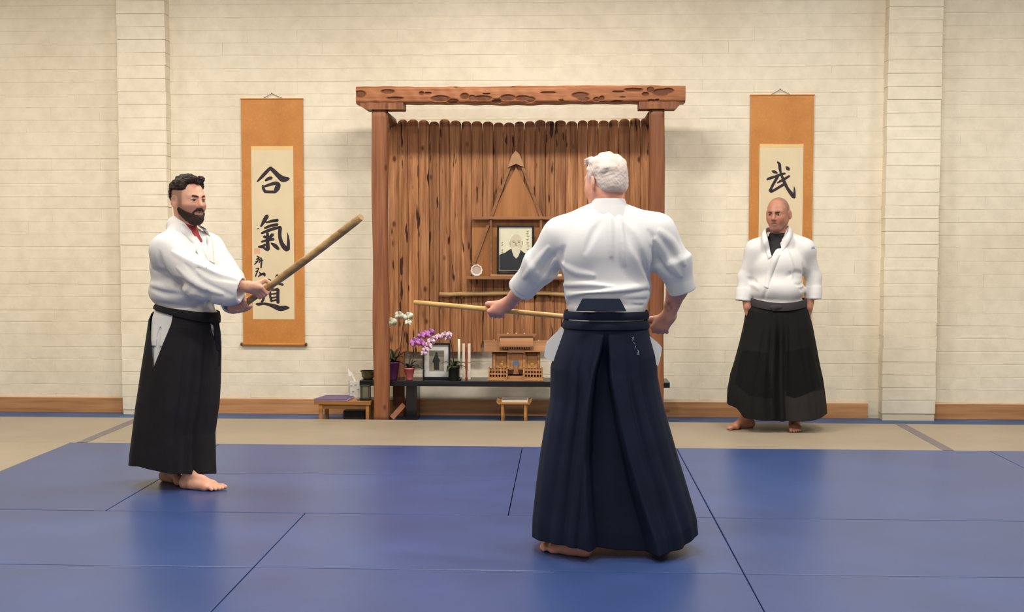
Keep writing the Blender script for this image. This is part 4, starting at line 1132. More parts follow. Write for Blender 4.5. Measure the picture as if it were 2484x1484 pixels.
        isu = np.array([p[5] == 'u' for p in s.p]); K = np.array([p[4] for p in s.p])
        mn = D[isu].min(0)
        keep = np.where((np.abs(F) < hd * 1.3 + dmax + .015) & (mn < hd * 1.3 + .03))[0]
        m = n + 2
        loc = np.stack(np.meshgrid(*[np.arange(-1, n + 1)] * 3, indexing='ij'), -1).reshape(-1, 3)
        keys = []; poss = []; quads = []
        offs = [np.array(o) for o in ((0, 0, 0), (1, 0, 0), (0, 1, 0), (1, 1, 0), (0, 0, 1), (1, 0, 1), (0, 1, 1), (1, 1, 1))]
        edges = [(a, b) for a in range(8) for b in range(a + 1, 8) if np.abs(offs[a] - offs[b]).sum() == 1]
        B1_, B2_ = 1 << 20, 1 << 40
        for bi in keep:
            act = np.where(isu, D[:, bi] < mn[bi] + 2.15 * hd + K, D[:, bi] < 1.15 * hd + K + .004)
            for i, p in enumerate(s.p):
                if p[5] == 'i': act[i] = True
            X = (lo + (gi[bi] * n + loc) * vox).astype(np.float32)
            W = s.ev(X, act)
            if disp is not None: W = W + disp(X)
            W = W.reshape(m, m, m); S = W < 0
            if not S.any() or S.all(): continue
            cnt = np.zeros((m - 1,) * 3, np.int8)
            for o in offs: cnt += S[o[0]:o[0] + m - 1, o[1]:o[1] + m - 1, o[2]:o[2] + m - 1]
            idx = np.argwhere((cnt > 0) & (cnt < 8))
            if not len(idx): continue
            acc = np.zeros((len(idx), 3)); c_ = np.zeros(len(idx))
            cv = [W[tuple((idx + o).T)] for o in offs]
            for a, b in edges:
                x = (cv[a] < 0) != (cv[b] < 0)
                t = np.where(x, cv[a] / np.where(x, cv[a] - cv[b], 1), 0)
                acc += x[:, None] * (offs[a] + (offs[b] - offs[a]) * t[:, None]); c_ += x
            g0 = gi[bi] * n - 1
            gk = idx + g0 + 2
            keys.append(gk[:, 0] * B2_ + gk[:, 1] * B1_ + gk[:, 2])
            poss.append(lo + (idx + g0 + acc / c_[:, None]) * vox)
            for ax in range(3):
                e = [0, 0, 0]; e[ax] = 1
                A_ = S[1:n + 1, 1:n + 1, 1:n + 1]; Bq = S[1 + e[0]:n + 1 + e[0], 1 + e[1]:n + 1 + e[1], 1 + e[2]:n + 1 + e[2]]
                q = np.argwhere(A_ != Bq)
                if not len(q): continue
                fl = A_[tuple(q.T)]
                gq = q + 1 + g0 + 2
                u_, v_ = (ax + 1) % 3, (ax + 2) % 3
                def kk(du, dv):
                    h = gq.copy(); h[:, u_] -= du; h[:, v_] -= dv
                    return h[:, 0] * B2_ + h[:, 1] * B1_ + h[:, 2]
                Q = np.stack([kk(1, 1), kk(0, 1), kk(0, 0), kk(1, 0)], 1)
                Q[~fl] = Q[~fl][:, ::-1]
                quads.append(Q)
        keys = np.concatenate(keys); poss = np.concatenate(poss); quads = np.concatenate(quads)
        uk, first = np.unique(keys, return_index=True)
        v = poss[first]; f = np.searchsorted(uk, quads)
        s.v = v
        me = arr_mesh(name, v, f.ravel(), np.full(len(f), 4))
        if colfn is not None:
            c = colfn(v); c = np.concatenate([c, np.ones((len(c), 1))], 1).astype(np.float32)
            at = me.color_attributes.new('Col', 'FLOAT_COLOR', 'POINT'); at.data.foreach_set('color', c.ravel())
        return me
def linc(c): return np.array(lin(c)[:3])
def part_mesh(name, me, mat, root):
    base = wloc(root)
    co = np.empty(len(me.vertices) * 3, np.float32); me.vertices.foreach_get('co', co)
    me.vertices.foreach_set('co', (co.reshape(-1, 3) - base.astype(np.float32)).ravel()); me.update()
    return put(name, me, mat, root, (0, 0, 0), True)
def wobble(seed, amp, freq):
    r = np.random.default_rng(seed); K = r.normal(size=(7, 3)); K = K / np.linalg.norm(K, axis=1)[:, None] * r.uniform(.5, 1.6, (7, 1)) * freq; ph = r.uniform(0, 6.3, 7)
    K = K.astype(np.float32)
    return lambda X: (np.sin(X @ K.T + ph).sum(1) * (amp / 3.0)).astype(np.float32)
def ss(e0, e1, x): t = np.clip((x - e0) / (e1 - e0), 0, 1); return t * t * (3 - 2 * t)

# ------------------------------------------------------------------ body pieces (all blended into one volume)
class Head:
    def __init__(h, c, yaw, pitch=0.0, s=1.0):            # yaw: facing direction measured from world +x
        f = np.array((math.cos(yaw) * math.cos(pitch), math.sin(yaw) * math.cos(pitch), math.sin(pitch)))
        l = np.array((-math.sin(yaw), math.cos(yaw), 0)); u = np.cross(f, l)
        h.c = np.asarray(c, float); h.f, h.l, h.u, h.s = f, l, u, s
        h.R = np.array((f, l, u))
    def T(h, a, b, c): return h.c + h.s * (h.f * a + h.l * b + h.u * c)
    def loc(h, X): return ((X - h.c) @ h.R.T) / h.s
    def ell(h, S, p, r, k=.02, op='u', g=0.0): S.ell(h.T(*p), (np.array(r) + g) * h.s, h.R, k * h.s, op)
    def cone(h, S, a, b, ra, rb, k=.02, op='u', g=0.0): S.cone(h.T(*a), h.T(*b), (ra + g) * h.s, (rb + g) * h.s, k * h.s, op)
    def skull(h, S, g=0.0, jaw=1.0):
        h.ell(S, (-.016, 0, .032), (.099, .076, .088), .02, 'u', g)
        h.ell(S, (.034, 0, .000), (.062, .062, .086), .03, 'u', g)
        for t in (-1, 1):
            h.cone(S, (-.006, t * .052, -.045), (.060, t * .022, -.096), .022, .020, .035, 'u', g)
            h.ell(S, (.056, t * .038, -.030), (.030, .026, .030), .03, 'u', g)
        h.ell(S, (.066, 0, -.098), (.024 * jaw, .026, .020), .025, 'u', g)
        h.ell(S, (.066, 0, -.058), (.031, .034, .034), .03, 'u', g)
    def face(h, S):
        h.skull(S)
        for t in (-1, 1):
            h.cone(S, (.088, t * .010, .026), (.070, t * .047, .024), .009, .008, .018)
            h.ell(S, (.106, t * .031, .004), (.020, .019, .014), .016, 's')
            h.ell(S, (.0765, t * .031, .003), (.0135, .0155, .0125), .006)
            h.cone(S, (.0875, t * .020, .0115), (.0845, t * .042, .0105), .0035, .0035, .006)     # upper lid
            h.cone(S, (.0865, t * .020, -.0055), (.0835, t * .042, -.005), .003, .003, .006)       # lower lid
        h.cone(S, (.090, 0, .018), (.1125, 0, -.026), .0085, .0115, .014)
        for t in (-1, 1): h.ell(S, (.1005, t * .0125, -.0325), (.011, .0075, .008), .008)
        h.ell(S, (.092, 0, -.0520), (.010, .019, .0065), .010)
        h.ell(S, (.0910, 0, -.0690), (.010, .019, .0070), .010)
        h.cone(S, (.105, -.021, -.0605), (.105, .021, -.0605), .004, .004, .006, 's')
        for t in (-1, 1):
            S.ell(h.T(-.014, t * .083, -.006), np.array((.020, .0085, .034)) * h.s, np.array((unit(h.f * .9 - h.l * t * .42), unit(h.l * t * .9 + h.f * .42), h.u)), .004)
            h.ell(S, (-.001, t * .092, .000), (.012, .008, .019), .004, 's')
    def neck(h, S, base, r0=.054, r1=.062):
        h.ell(S, (-.02, 0, -.05), (.06, .058, .05), .03)
        S.cone(h.T(-.022, 0, -.06), base, r0, r1, .03)
def grip(S, c, a, w, b, R, wrist, flip=1, fs=1.0):
    """a fist closed on a shaft: a = shaft axis towards the index finger, w = side the palm comes from, b = back of the hand"""
    a, w, b = unit(a), unit(w), unit(b); w = unit(w - a * np.dot(a, w)); b = unit(b - a * np.dot(a, b) - w * np.dot(w, b))
    c = np.asarray(c, float); wrist = np.asarray(wrist, float)
    for i, (s_, r_) in enumerate(((.031, .0098), (.0105, .0100), (-.0105, .0096), (-.030, .0086))):
        ci = c + a * s_; lng = (1.0, 1.05, 1.0, .88)[i]
        mcp = ci + b * (R + .015) + w * .010
        pip = ci - w * (R + .013) * lng + b * (R * .6 + .006)
        dip = ci - w * (R * .55 + .009) - b * (R + .004)
        tip = ci + w * .008 - b * (R + .0085)
        S.cone(wrist + a * s_ * .55, mcp, .019, .0125, .016)
        S.cone(mcp, pip, r_ * 1.12, r_, .006); S.cone(pip, dip, r_, r_ * .92, .005); S.cone(dip, tip, r_ * .92, r_ * .82, .005)
    t0 = wrist + a * .022 + (c - wrist) * .25; t1 = c + w * (R + .016) + a * .048 - b * .004
    t2 = c + a * .052 - b * (R + .009) + w * .004; t3 = c + a * .046 - b * (R + .008) - w * .022
    S.cone(t0, t1, .018, .0125, .014); S.cone(t1, t2, .0125, .0108, .006); S.cone(t2, t3, .0108, .0090, .005)
    S.cone(c + w * (R + .016) - a * .02, wrist, .019, .024, .02)
def foot(S, ank, d, lat, ln=1.0):
    """ank: ankle point (z about .08); d: toe direction; lat: towards the little toe"""
    d, lat = unit(d), unit(lat); A = np.asarray(ank, float); g = np.array((A[0], A[1], 0.0)); Z = np.array((0, 0, 1.0))
    S.cone(A, g - d * .030 * ln + Z * .034, .036, .033, .02)
    S.cone(g - d * .036 * ln + Z * .031, g + d * .030 + lat * .008 + Z * .030, .0305, .029, .02)
    S.cone(A + d * .012 - Z * .008, g + d * .115 * ln + Z * .030 - lat * .012, .034, .024, .03)
    S.cone(g + d * .02 + lat * .012 + Z * .027, g + d * .105 * ln + lat * .026 + Z * .021, .026, .020, .025)
    S.cone(g + d * .128 * ln - lat * .026 + Z * .024, g + d * .108 * ln + lat * .030 + Z * .019, .0235, .0185, .02)
    for i, (o, L, r_) in enumerate(((-.033, .196, .0135), (-.0105, .193, .0100), (.0065, .183, .0094), (.0225, .170, .0090), (.037, .154, .0088))):
        b0 = g + d * (.130 - .006 * i) * ln + lat * o * .92 + Z * (.020)
        md = g + d * (L * .92) * ln + lat * o + Z * (.0185); e = g + d * L * ln + lat * o + Z * (r_ + .0012)
        S.cone(b0, md, r_ * 1.05, r_, .010); S.cone(md, e, r_, r_ * .92, .004)
def loft(name, rows, Yc, ry, mat, root, NT=220, NZ=110, ex=.9, disp=None, hem=None, shear=0.0, cut=None, thick=.004, colfn=None, ycen=None, zfn=None, snap=None):
    """a garment tube: rows = (py, xL, xR) outline read at the plane Yc; ry = depth half-width per row"""
    rows = sorted(rows); t = np.linspace(0, 1, NZ)
    zz = np.array([P((a[1] + a[2]) / 2, a[0], Yc)[2] for a in rows])
    xl = np.array([P(a[1], a[0], Yc)[0] for a in rows]); xr = np.array([P(a[2], a[0], Yc)[0] for a in rows])
    zr = zz[0] + (zz[-1] - zz[0]) * t
    o = np.argsort(zz); ip = lambda v: np.interp(zr, zz[o], np.asarray(v, float)[o])
    cx = ip((xl + xr) / 2); rx = ip((xr - xl) / 2); rr = ip(ry); yc = ip(ycen) if ycen is not None else np.zeros(NZ)
    th = np.linspace(0, 2 * np.pi, NT, endpoint=False)
    TH, TT = np.meshgrid(th, t); c, s = np.cos(TH), np.sin(TH)
    ux = np.sign(c) * np.abs(c) ** ex; uy = np.sign(s) * np.abs(s) ** ex
    X = cx[:, None] + rx[:, None] * ux; Y = Yc + yc[:, None] + rr[:, None] * uy; Zm = np.repeat(zr[:, None], NT, 1)
    if hem is not None:
        hz = hem(ux, uy)                                   # hem height
        Zm = Zm + (hz - zr[-1]) * TT ** 1.5
    Zm = Zm + shear * (X - cx[:, None]) * (1 - TT) ** 2
    if zfn is not None: Zm = Zm + zfn(ux, uy, TT)
    if disp is not None:
        d = disp(TH, TT, ux, uy)
        nx_ = c / rx[:, None]; ny_ = s / rr[:, None]; L = np.sqrt(nx_ ** 2 + ny_ ** 2)
        X = X + d * nx_ / L; Y = Y + d * ny_ / L
    v = np.stack([X, Y, Zm], -1).reshape(-1, 3)
    I, J = np.meshgrid(np.arange(NZ - 1), np.arange(NT), indexing='ij'); J2 = (J + 1) % NT
    f = np.stack([I * NT + J, I * NT + J2, (I + 1) * NT + J2, (I + 1) * NT + J], -1).reshape(-1, 4)[:, ::-1]
    if cut is not None:
        fc = v[f].mean(1); rm = cut(fc)
        if snap is not None:
            bd = np.intersect1d(f[rm].ravel(), f[~rm].ravel())
            best = np.full(len(bd), 9e9); tgt = v[bd][:, [0, 2]].copy(); q0 = v[bd][:, [0, 2]]
            for poly in snap:
                for i in range(len(poly)):
                    a = np.array(poly[i]); b = np.array(poly[(i + 1) % len(poly)]); ab = b - a
                    h = np.clip(((q0 - a) @ ab) / (ab @ ab), 0, 1); c2 = a + h[:, None] * ab; dd = np.linalg.norm(q0 - c2, axis=1)
                    w = dd < best; best[w] = dd[w]; tgt[w] = c2[w]
            ok = best < .009; v[bd[ok], 0] = tgt[ok, 0]; v[bd[ok], 2] = tgt[ok, 1]
        f = f[~rm]
    me = arr_mesh(name, v, f.ravel(), np.full(len(f), 4))
    if colfn is not None:
        cc = colfn(v, TT.ravel(), ux.ravel(), uy.ravel()); cc = np.concatenate([cc, np.ones((len(cc), 1))], 1).astype(np.float32)
        at = me.color_attributes.new('Col', 'FLOAT_COLOR', 'POINT'); at.data.foreach_set('color', cc.ravel())
    ob = part_mesh(name, me, mat, root)
    if thick:
        md = ob.modifiers.new('thickness', 'SOLIDIFY'); md.thickness = thick; md.offset = -1
    return ob
def in_poly(x, z, poly):
    r = np.zeros(len(x), bool); n = len(poly)
    for i in range(n):
        (x0, z0), (x1, z1) = poly[i], poly[(i + 1) % n]
        c_ = ((z0 > z) != (z1 > z)) & (x < (x1 - x0) * (z - z0) / (z1 - z0 + 1e-12) + x0); r ^= c_
    return r
def band(name, S, pts, wid, mat, root, lift=.006, sink=.004, n=5):
    """a flat strip of cloth laid on a volume along a line of sight-points"""
    q = smoothline([np.array(p, float) for p in pts], n); vs = []; fs = []
    if not hasattr(wid, '__len__'): wid = [wid] * len(pts)
    ww = np.interp(np.linspace(0, 1, len(q)), np.linspace(0, 1, len(wid)), wid)
    sec = 0
    for i, p in enumerate(q):
        t = q[min(i + 1, len(q) - 1)] - q[max(i - 1, 0)]; t = t / (np.linalg.norm(t) + 1e-9); nn = np.array((-t[1], t[0]))
        a = S.hit(*(p + nn * ww[i] / 2)); b = S.hit(*(p - nn * ww[i] / 2))
        if a is None or b is None: continue
        d = unit(ray(*p))
        if abs(a[1] - b[1]) > .06:
            m_ = min(a[1], b[1]) ; a = a + d * (min(a[1], m_ + .05) - a[1]); b = b + d * (min(b[1], m_ + .05) - b[1])
        vs += [a - d * lift, b - d * lift, b + d * sink, a + d * sink]; sec += 1
    for i in range(sec - 1):
        for k in range(4): fs.append((i * 4 + k, i * 4 + (k + 1) % 4, i * 4 + 4 + (k + 1) % 4, i * 4 + 4 + k))
    fs += [(0, 1, 2, 3), tuple(sec * 4 - 1 - k for k in range(4))]
    m = MB(); m.add(vs, fs); return m.build(name, mat, root, bevel=.0015)
def folds(S, lst, k=.012):
    """raised folds and pressed-in creases along sight-lines: (points, radius, 'u' or 's')"""
    out = []
    for pts, r_, op in lst:
        q = [S.hit(*p) for p in smoothline([np.array(p, float) for p in pts], 4)]
        q = [a for a in q if a is not None]
        if len(q) < 2: continue
        d = unit(ray(*pts[0])); e = (.55 if op == 'u' else -.45) * r_
        n_ = len(q); q = [a + d * e * (.3 + .7 * math.sin(math.pi * i / (n_ - 1))) + (d * 0 if op == 'u' else -d * r_ * .25 * (1 - math.sin(math.pi * i / (n_ - 1)))) for i, a in enumerate(q)]
        out.append((q, [r_ * (.03 + .97 * math.sin(math.pi * i / (n_ - 1))) for i in range(n_)], op))
    for q, rad, op in out: S.chain(q, rad, k, op)
def prism_cut(S, poly, y0, y1, k=.006, Y=None, op='s'):
    """cut a convex opening seen as a pixel outline, between two depths"""
    w = [P(a, b, Y) for a, b in poly]; cen = np.mean(w, 0); pl = []
    d = unit(ray(*np.mean(poly, 0)))
    for i in range(len(w)):
        e = w[(i + 1) % len(w)] - w[i]; n_ = unit(np.cross(e, d))
        if np.dot(n_, cen - w[i]) > 0: n_ = -n_
        pl.append((n_, float(np.dot(n_, w[i]))))
    pl += [((0, -1, 0), -y0), ((0, 1, 0), y1)]
    S.planes(pl, k, op)

def lapel(name, S, Yc, inner, outer, mat, root, th=.0035, n=9):
    """a collar band given by its neck-side and outer edges: (px, py, dy); dy None lies on the volume"""
    def pt(p):
        if p[2] is None:
            q = S.hit(p[0], p[1])
            return q if q is not None else P(p[0], p[1], Yc)
        return P(p[0], p[1], Yc + p[2])
    a = smoothline([pt(p) for p in inner], n); b = smoothline([pt(p) for p in outer], n); vs = []; fs = []
    for i in range(len(a)):
        t = a[min(i + 1, len(a) - 1)] - a[max(i - 1, 0)]; nr = unit(np.cross(b[i] - a[i], t))
        mid = (a[i] + b[i]) / 2
        if np.dot(nr, mid - P(*NECK[root.name], Yc)) < 0: nr = -nr
        vs += [a[i] + nr * th, mid + nr * th * 1.1, b[i] + nr * th * .8, b[i] - nr * .006, a[i] - nr * .006]
    m_ = len(a)
    for i in range(m_ - 1):
        for k in range(5): fs.append((i * 5 + k, i * 5 + (k + 1) % 5, i * 5 + 5 + (k + 1) % 5, i * 5 + 5 + k))
    fs += [(0, 1, 2, 3, 4), tuple(m_ * 5 - 1 - k for k in range(5))]
    m = MB(); m.add(vs, fs, True); return m.build(name, mat, root)
NECK = {}
# ================================================================== people
M_gi = plain('white_cotton', (214, 211, 207), .85, .02, 6, bmp=.15, fine=420, spec=.2)
M_giB = plain('white_smooth_cotton', (213, 212, 211), .8, .015, 6, bmp=.05, fine=300, spec=.2)
M_blackcl = plain('black_cotton', (27, 25, 27), .8, .2, 7, bmp=.1, fine=300, spec=.25)
M_navycl = plain('navy_cotton', (14, 23, 42), .8, .25, 6, bmp=.1, fine=300, spec=.25)
M_charcl = vcol('charcoal_cotton', .85, .2, 0, .1, 300)
M_red = plain('red_shirt', (140, 44, 52), .8, .08, 20); M_blk = plain('black_shirt', (22, 20, 22), .8, .1, 20)
M_skin = vcol('skin', .5, .35, .12, .06, 160)
M_hair = vcol('hair', .65, .25, 0, .9, 170); M_hairw = vcol('short_white_hair', .7, .2, 0, .4, 260)
M_eye = vcol('eye', .2, .5)
M_brow = plain('dark_brow', (58, 38, 30), .8, .2, 80)
M_browC = plain('grey_brow', (74, 52, 42), .8, .2, 80)

def eyes(h, root, iris, brow, bw=.0042, lift=0.0, tilt=0.0, lids=True):
    for t in (-1, 1):
        S = SDF(); h.ell(S, (.0800, t * .031, .003), (.0135, .0145, .0060), .002)
        def cf(X):
            q = h.loc(X); c_ = np.tile(linc((168, 150, 140)), (len(X), 1))
            d = np.sqrt((q[:, 1] - t * .031) ** 2 + (q[:, 2] - .003) ** 2)
            c_[d < .0062] = linc(iris); c_[d < .0028] = linc((18, 12, 10)); return c_
        part_mesh('eye', S.mesh('eye', .0015, cf, n=12), M_eye, root)
        S = SDF()
        S.chain([h.T(.0985, t * .011, .0225 + lift), h.T(.0965, t * .022, .0265 + lift + tilt), h.T(.0895, t * .036, .0280 + lift + tilt), h.T(.0770, t * .0475, .0235 + lift + tilt)], [bw * h.s, bw * 1.1 * h.s, bw * h.s, bw * .5 * h.s], .004)
        S.chain([h.T(.0905, t * .0185, .0085), h.T(.0935, t * .031, .0108), h.T(.0865, t * .0445, .0080)], [.0012, .0018, .0012], .002)
        part_mesh('eyebrow', S.mesh('eyebrow', .002, None, n=12), brow, root)
def skin_fn(h, base, lips, stub=None, extra=None):
    def cf(X):
        q = h.loc(X); n_ = len(X)
        c_ = np.tile(linc(base), (n_, 1))
        hm = (np.abs(q) < .2).all(1)
        red = np.exp(-(((q[:, 0] - .1) / .03) ** 2 + ((np.abs(q[:, 1]) - .03) / .03) ** 2 + ((q[:, 2] + .03) / .025) ** 2)) * hm
        c_ = c_ * (1 - .35 * red[:, None] * np.array((.1, .55, .5)))
        lp = ((q[:, 0] - .094) / .018) ** 2 + (q[:, 1] / .023) ** 2 + ((q[:, 2] + .0605) / .0105) ** 2
        w = np.clip(1.5 - lp, 0, 1) * hm; c_ = c_ * (1 - w[:, None]) + linc(lips) * w[:, None]
        ml = ((q[:, 0] - .098) / .02) ** 2 + (q[:, 1] / .02) ** 2 + ((q[:, 2] + .0605) / .0025) ** 2
        w = np.clip(1.3 - ml, 0, 1) * hm * .7; c_ = c_ * (1 - w[:, None]) + linc((84, 40, 32)) * w[:, None]
        nk = np.exp(-(((q[:, 0] - .102) / .008) ** 2 + ((np.abs(q[:, 1]) - .008) / .004) ** 2 + ((q[:, 2] + .0395) / .003) ** 2)) * hm
        c_ = c_ * (1 - .7 * nk[:, None])
        if stub is not None:
            for (fn, colr) in stub:
                w = np.clip(fn(q), 0, 1) * hm; c_ = c_ * (1 - w[:, None]) + linc(colr) * w[:, None]
        if extra is not None: c_ = extra(X, c_)
        return np.clip(c_, 0, 1)
    return cf

# ------------------------------------------------------------------ the bearded man with the wooden sword
YA = 6.735
def A(px, py, dy=0.0): return P(px, py, YA + dy)
ra = empty('person', (A(455, 1160)[0], YA, 0.0), 'bearded dark-haired man in white jacket and black skirt raising a thick wooden sword', 'person')
YAW_A = math.radians(-33)
fA = np.array((math.cos(YAW_A), math.sin(YAW_A), 0)); lA = np.array((-fA[1], fA[0], 0)); RA = np.array((fA, lA, (0, 0, 1.0)))
hA = Head(A(457, 486.5), math.radians(-36), math.radians(-3), 1.03)
BODY = SDF(); hA.face(BODY)
nbA = A(448, 568, .01)
hA.neck(BODY, nbA, .056, .066)
shR, shL = A(404, 607, -.165), A(506, 604, .16)
elR, elL = A(492, 676, -.25), A(556, 672, .06)
wrR, wrL = A(601, 695, -.265), A(566, 747, -.145)
BODY.ell(A(444, 640), (.098, .15, .17), RA, .04); BODY.ell(A(453, 730), (.11, .145, .14), RA, .05); BODY.ell(A(455, 800), (.11, .155, .11), RA, .05)
BODY.cone(nbA - (0, 0, .03), shR, .042, .05, .03); BODY.cone(nbA - (0, 0, .03), shL, .042, .05, .03)
for s_, e_, w_ in ((shR, elR, wrR), (shL, elL, wrL)):
    BODY.cone(s_, e_, .052, .040, .03); BODY.cone(e_, w_, .041, .027, .02)
anF, anB = A(462, 1152, -.10), A(409, 1152, .08)
anF[2] = .085; anB[2] = .085
for hp, kn, an in ((A(442, 815, -.05), A(452, 980, -.06), anF), (A(462, 815, .06), A(438, 980, .06), anB)):
    BODY.cone(hp, kn, .078, .052, .04); BODY.cone(kn, an, .053, .036, .03)
foot(BODY, anF, (.97, -.24, 0), (-.24, -.97, 0), 1.0); foot(BODY, anB, (.80, -.6, 0), (.6, .80, 0), .98)
# sword and grips
swA = A(574, 750, -.13); swT = A(876, 526, -.60)
axS = unit(swT - swA)
cR = swA + (swT - swA) * ((641 - 574) / (876 - 574.0)) ; cL = swA + (swT - swA) * ((588 - 574) / (876 - 574.0))
grip(BODY, cR, axS, (-.6, .1, .8), (0, -1, 0), .0185, wrR)
grip(BODY, cL + axS * .004, axS, (-.6, .0, .8), (0, 1, -.25), .0185, wrL + (cL - wrL) * .05)
stubA = [(lambda q: ss(-.012, -.03, q[:, 2]) * ss(-.01, .01, q[:, 0]) * ss(-.125, -.105, q[:, 2]) * .55, (92, 66, 54)),
         (lambda q: np.maximum(ss(-.03, .02, q[:, 2]) * ss(.055, .005, q[:, 0]) * ss(.12, .07, q[:, 2]), ss(-.05, -.02, q[:, 2]) * ss(.07, .04, q[:, 2]) * ss(-.002, .008, q[:, 0]) * ss(.045, .025, q[:, 0])) * ss(.045, .06, np.abs(q[:, 1])) * .62, (98, 76, 62)),
         (lambda q: np.exp(-(((q[:, 0] - .083) / .012) ** 2 + ((np.abs(q[:, 1]) - .031) / .018) ** 2 + ((q[:, 2] - .008) / .010) ** 2)) * .35, (150, 98, 84))]
fnA = skin_fn(hA, (214, 160, 134), (188, 122, 112), stubA)
BODY.planes([((0, 0, 1), .0012)], .002, 's')
part_mesh('body', BODY.mesh('body', .0040, fnA), M_skin, ra)
eyes(hA, ra, (70, 44, 28), M_brow, .0044)
# hair
S = SDF(); hA.ell(S, (-.020, 0, .040), (.108, .085, .094), .01)
r = random.Random(3)
for k in range(60):
    a = r.uniform(-2.6, 2.6); e = r.uniform(.35, 1.5); cu = (-.015 + .098 * math.cos(a) * math.cos(e), .078 * math.sin(a) * math.cos(e), .040 + .088 * math.sin(e))
    hA.ell(S, cu, [r.uniform(.012, .020)] * 3, .008)
for k in range(12):
    hA.ell(S, (.062 + r.uniform(-.02, .014), r.uniform(-.05, .05), .112 + r.uniform(-.012, .010)), [r.uniform(.012, .017)] * 3, .008)
def hplanes(h, lst): return [(h.R.T @ np.array(n_, float), float(np.dot(h.R.T @ np.array(n_, float), h.c) + o * h.s)) for n_, o in lst]
S.planes(hplanes(hA, [((0, 0, 1), .056), ((-1, 0, 0), .058)]), .012, 's')
S.planes(hplanes(hA, [((0, 0, 1), .092), ((-1, 0, 0), -.048)]), .012, 's')
S.planes(hplanes(hA, [((0, 0, 1), -.050)]), .02, 's')
part_mesh('hair', S.mesh('hair', .003, lambda X: np.tile(linc((40, 28, 24)), (len(X), 1)), wobble(4, .0018, 420), .003), M_hair, ra)
# beard
S = SDF(); hA.skull(S, .0055)
n1 = unit((.42, 0, .91))
S.planes(hplanes(hA, [(-n1, .026)]), .008, 's')                # keep what lies under the cheek line
S.planes(hplanes(hA, [((1, 0, 0), .004)]), .012, 's')
for t in (-1, 1): S.chain([hA.T(.1035, t * .003, -.0440), hA.T(.0990, t * .016, -.0460), hA.T(.0870, t * .028, -.0560), hA.T(.0790, t * .033, -.0750)], [.0075, .0078, .0080, .0100], .006)
hA.ell(S, (.078, 0, -.100), (.024, .03, .024), .02)
hA.ell(S, (.106, 0, -.0615), (.02, .0190, .0080), .004, 's')
part_mesh('beard', S.mesh('beard', .003, lambda X: np.tile(linc((48, 33, 28)), (len(X), 1)), wobble(5, .0016, 520), .003), M_hair, ra)
# red shirt
S = SDF(); nx = unit(hA.T(-.022, 0, -.06) - nbA); S.cone(nbA + nx * .030, nbA - nx * .02, .069, .078, .02); S.ell(A(450, 630), (.122, .14, .145), RA, .05)
part_mesh('shirt', S.mesh('shirt', .006), M_red, ra)
# jacket
J = SDF()
J.ell(A(446, 642), (.158, .205, .165), RA, .05); J.ell(A(448, 705), (.178, .205, .125), RA, .05); J.ell(A(455, 757), (.150, .160, .075), RA, .04)
J.cone(A(436, 566, -.03), shR + (0, 0, -.005), .066, .084, .05); J.cone(A(456, 570, .05), shL, .062, .080, .05)
J.cone(shR, elR + (0, 0, -.008), .086, .094, .05)
cuR = A(586, 703, -.262); J.frus(elR + (0, 0, -.012), cuR, .097, .074, .03)
J.cone(A(478, 690, -.25), A(552, 716, -.26), .080, .056, .04)
cuL = A(566, 741, -.12); J.cone(shL, elL, .080, .078, .05); J.frus(elL, cuL, .082, .066, .03)
J.cone(A(430, 548, .0), A(440, 580, 0), .062, .07, .03)
folds(J, [(((372, 655), (400, 662), (430, 684), (460, 700), (500, 718)), .024, 's'), (((425, 700), (432, 690), (440, 684)), .012, 's'), (((452, 712), (460, 700), (468, 694)), .010, 's'), (((368, 700), (400, 712), (440, 716)), .014, 's'), (((366, 690), (395, 695), (425, 702)), .012, 'u'),
          (((380, 735), (420, 742), (470, 744)), .013, 's'), (((500, 700), (506, 725), (504, 748)), .010, 's'), (((450, 640), (500, 690), (560, 716)), .012, 's'),
          (((420, 612), (470, 640), (540, 672)), .014, 'u'), (((430, 650), (480, 690), (540, 712)), .014, 'u'), (((385, 610), (390, 640), (405, 660)), .012, 's'),
          (((480, 650), (520, 668), (570, 680)), .010, 's'), (((540, 618), (556, 640), (566, 660)), .010, 's')], .022)
NECK[ra.name] = (455, 620)
lapel('lapel', J, YA, [(462, 528, .11), (432, 525, .05), (425, 530, -.03), (449, 548, None), (469, 566, None), (488, 592, None), (500, 622, None), (508, 645, None)], [(460, 548, .125), (423, 543, .06), (414, 545, -.02), (437, 560, None), (457, 580, None), (476, 604, None), (490, 632, None), (501, 652, None)], M_gi, ra)
lapel('lapel', J, YA, [(476, 540, .08), (486, 548, .03), (497, 562, None), (505, 600, None), (508, 634, None)], [(488, 552, .10), (500, 556, .05), (509, 572, None), (518, 604, None), (520, 640, None)], M_gi, ra)
prism_cut(J, [(422, 505), (485, 505), (499, 562), (507, 634), (488, 592), (468, 566), (424, 531)], YA - .4, YA + .09, .003, YA)
fwR = unit(cuR - elR); J.frus(cuR - fwR * .05, cuR + fwR * .03, .057, .060, .003, 's')
fwL = unit(cuL - elL); J.frus(cuL - fwL * .05, cuL + fwL * .03, .049, .051, .003, 's')
part_mesh('jacket', J.mesh('jacket', .0055, None, wobble(11, .004, 26), .006), M_gi, ra)
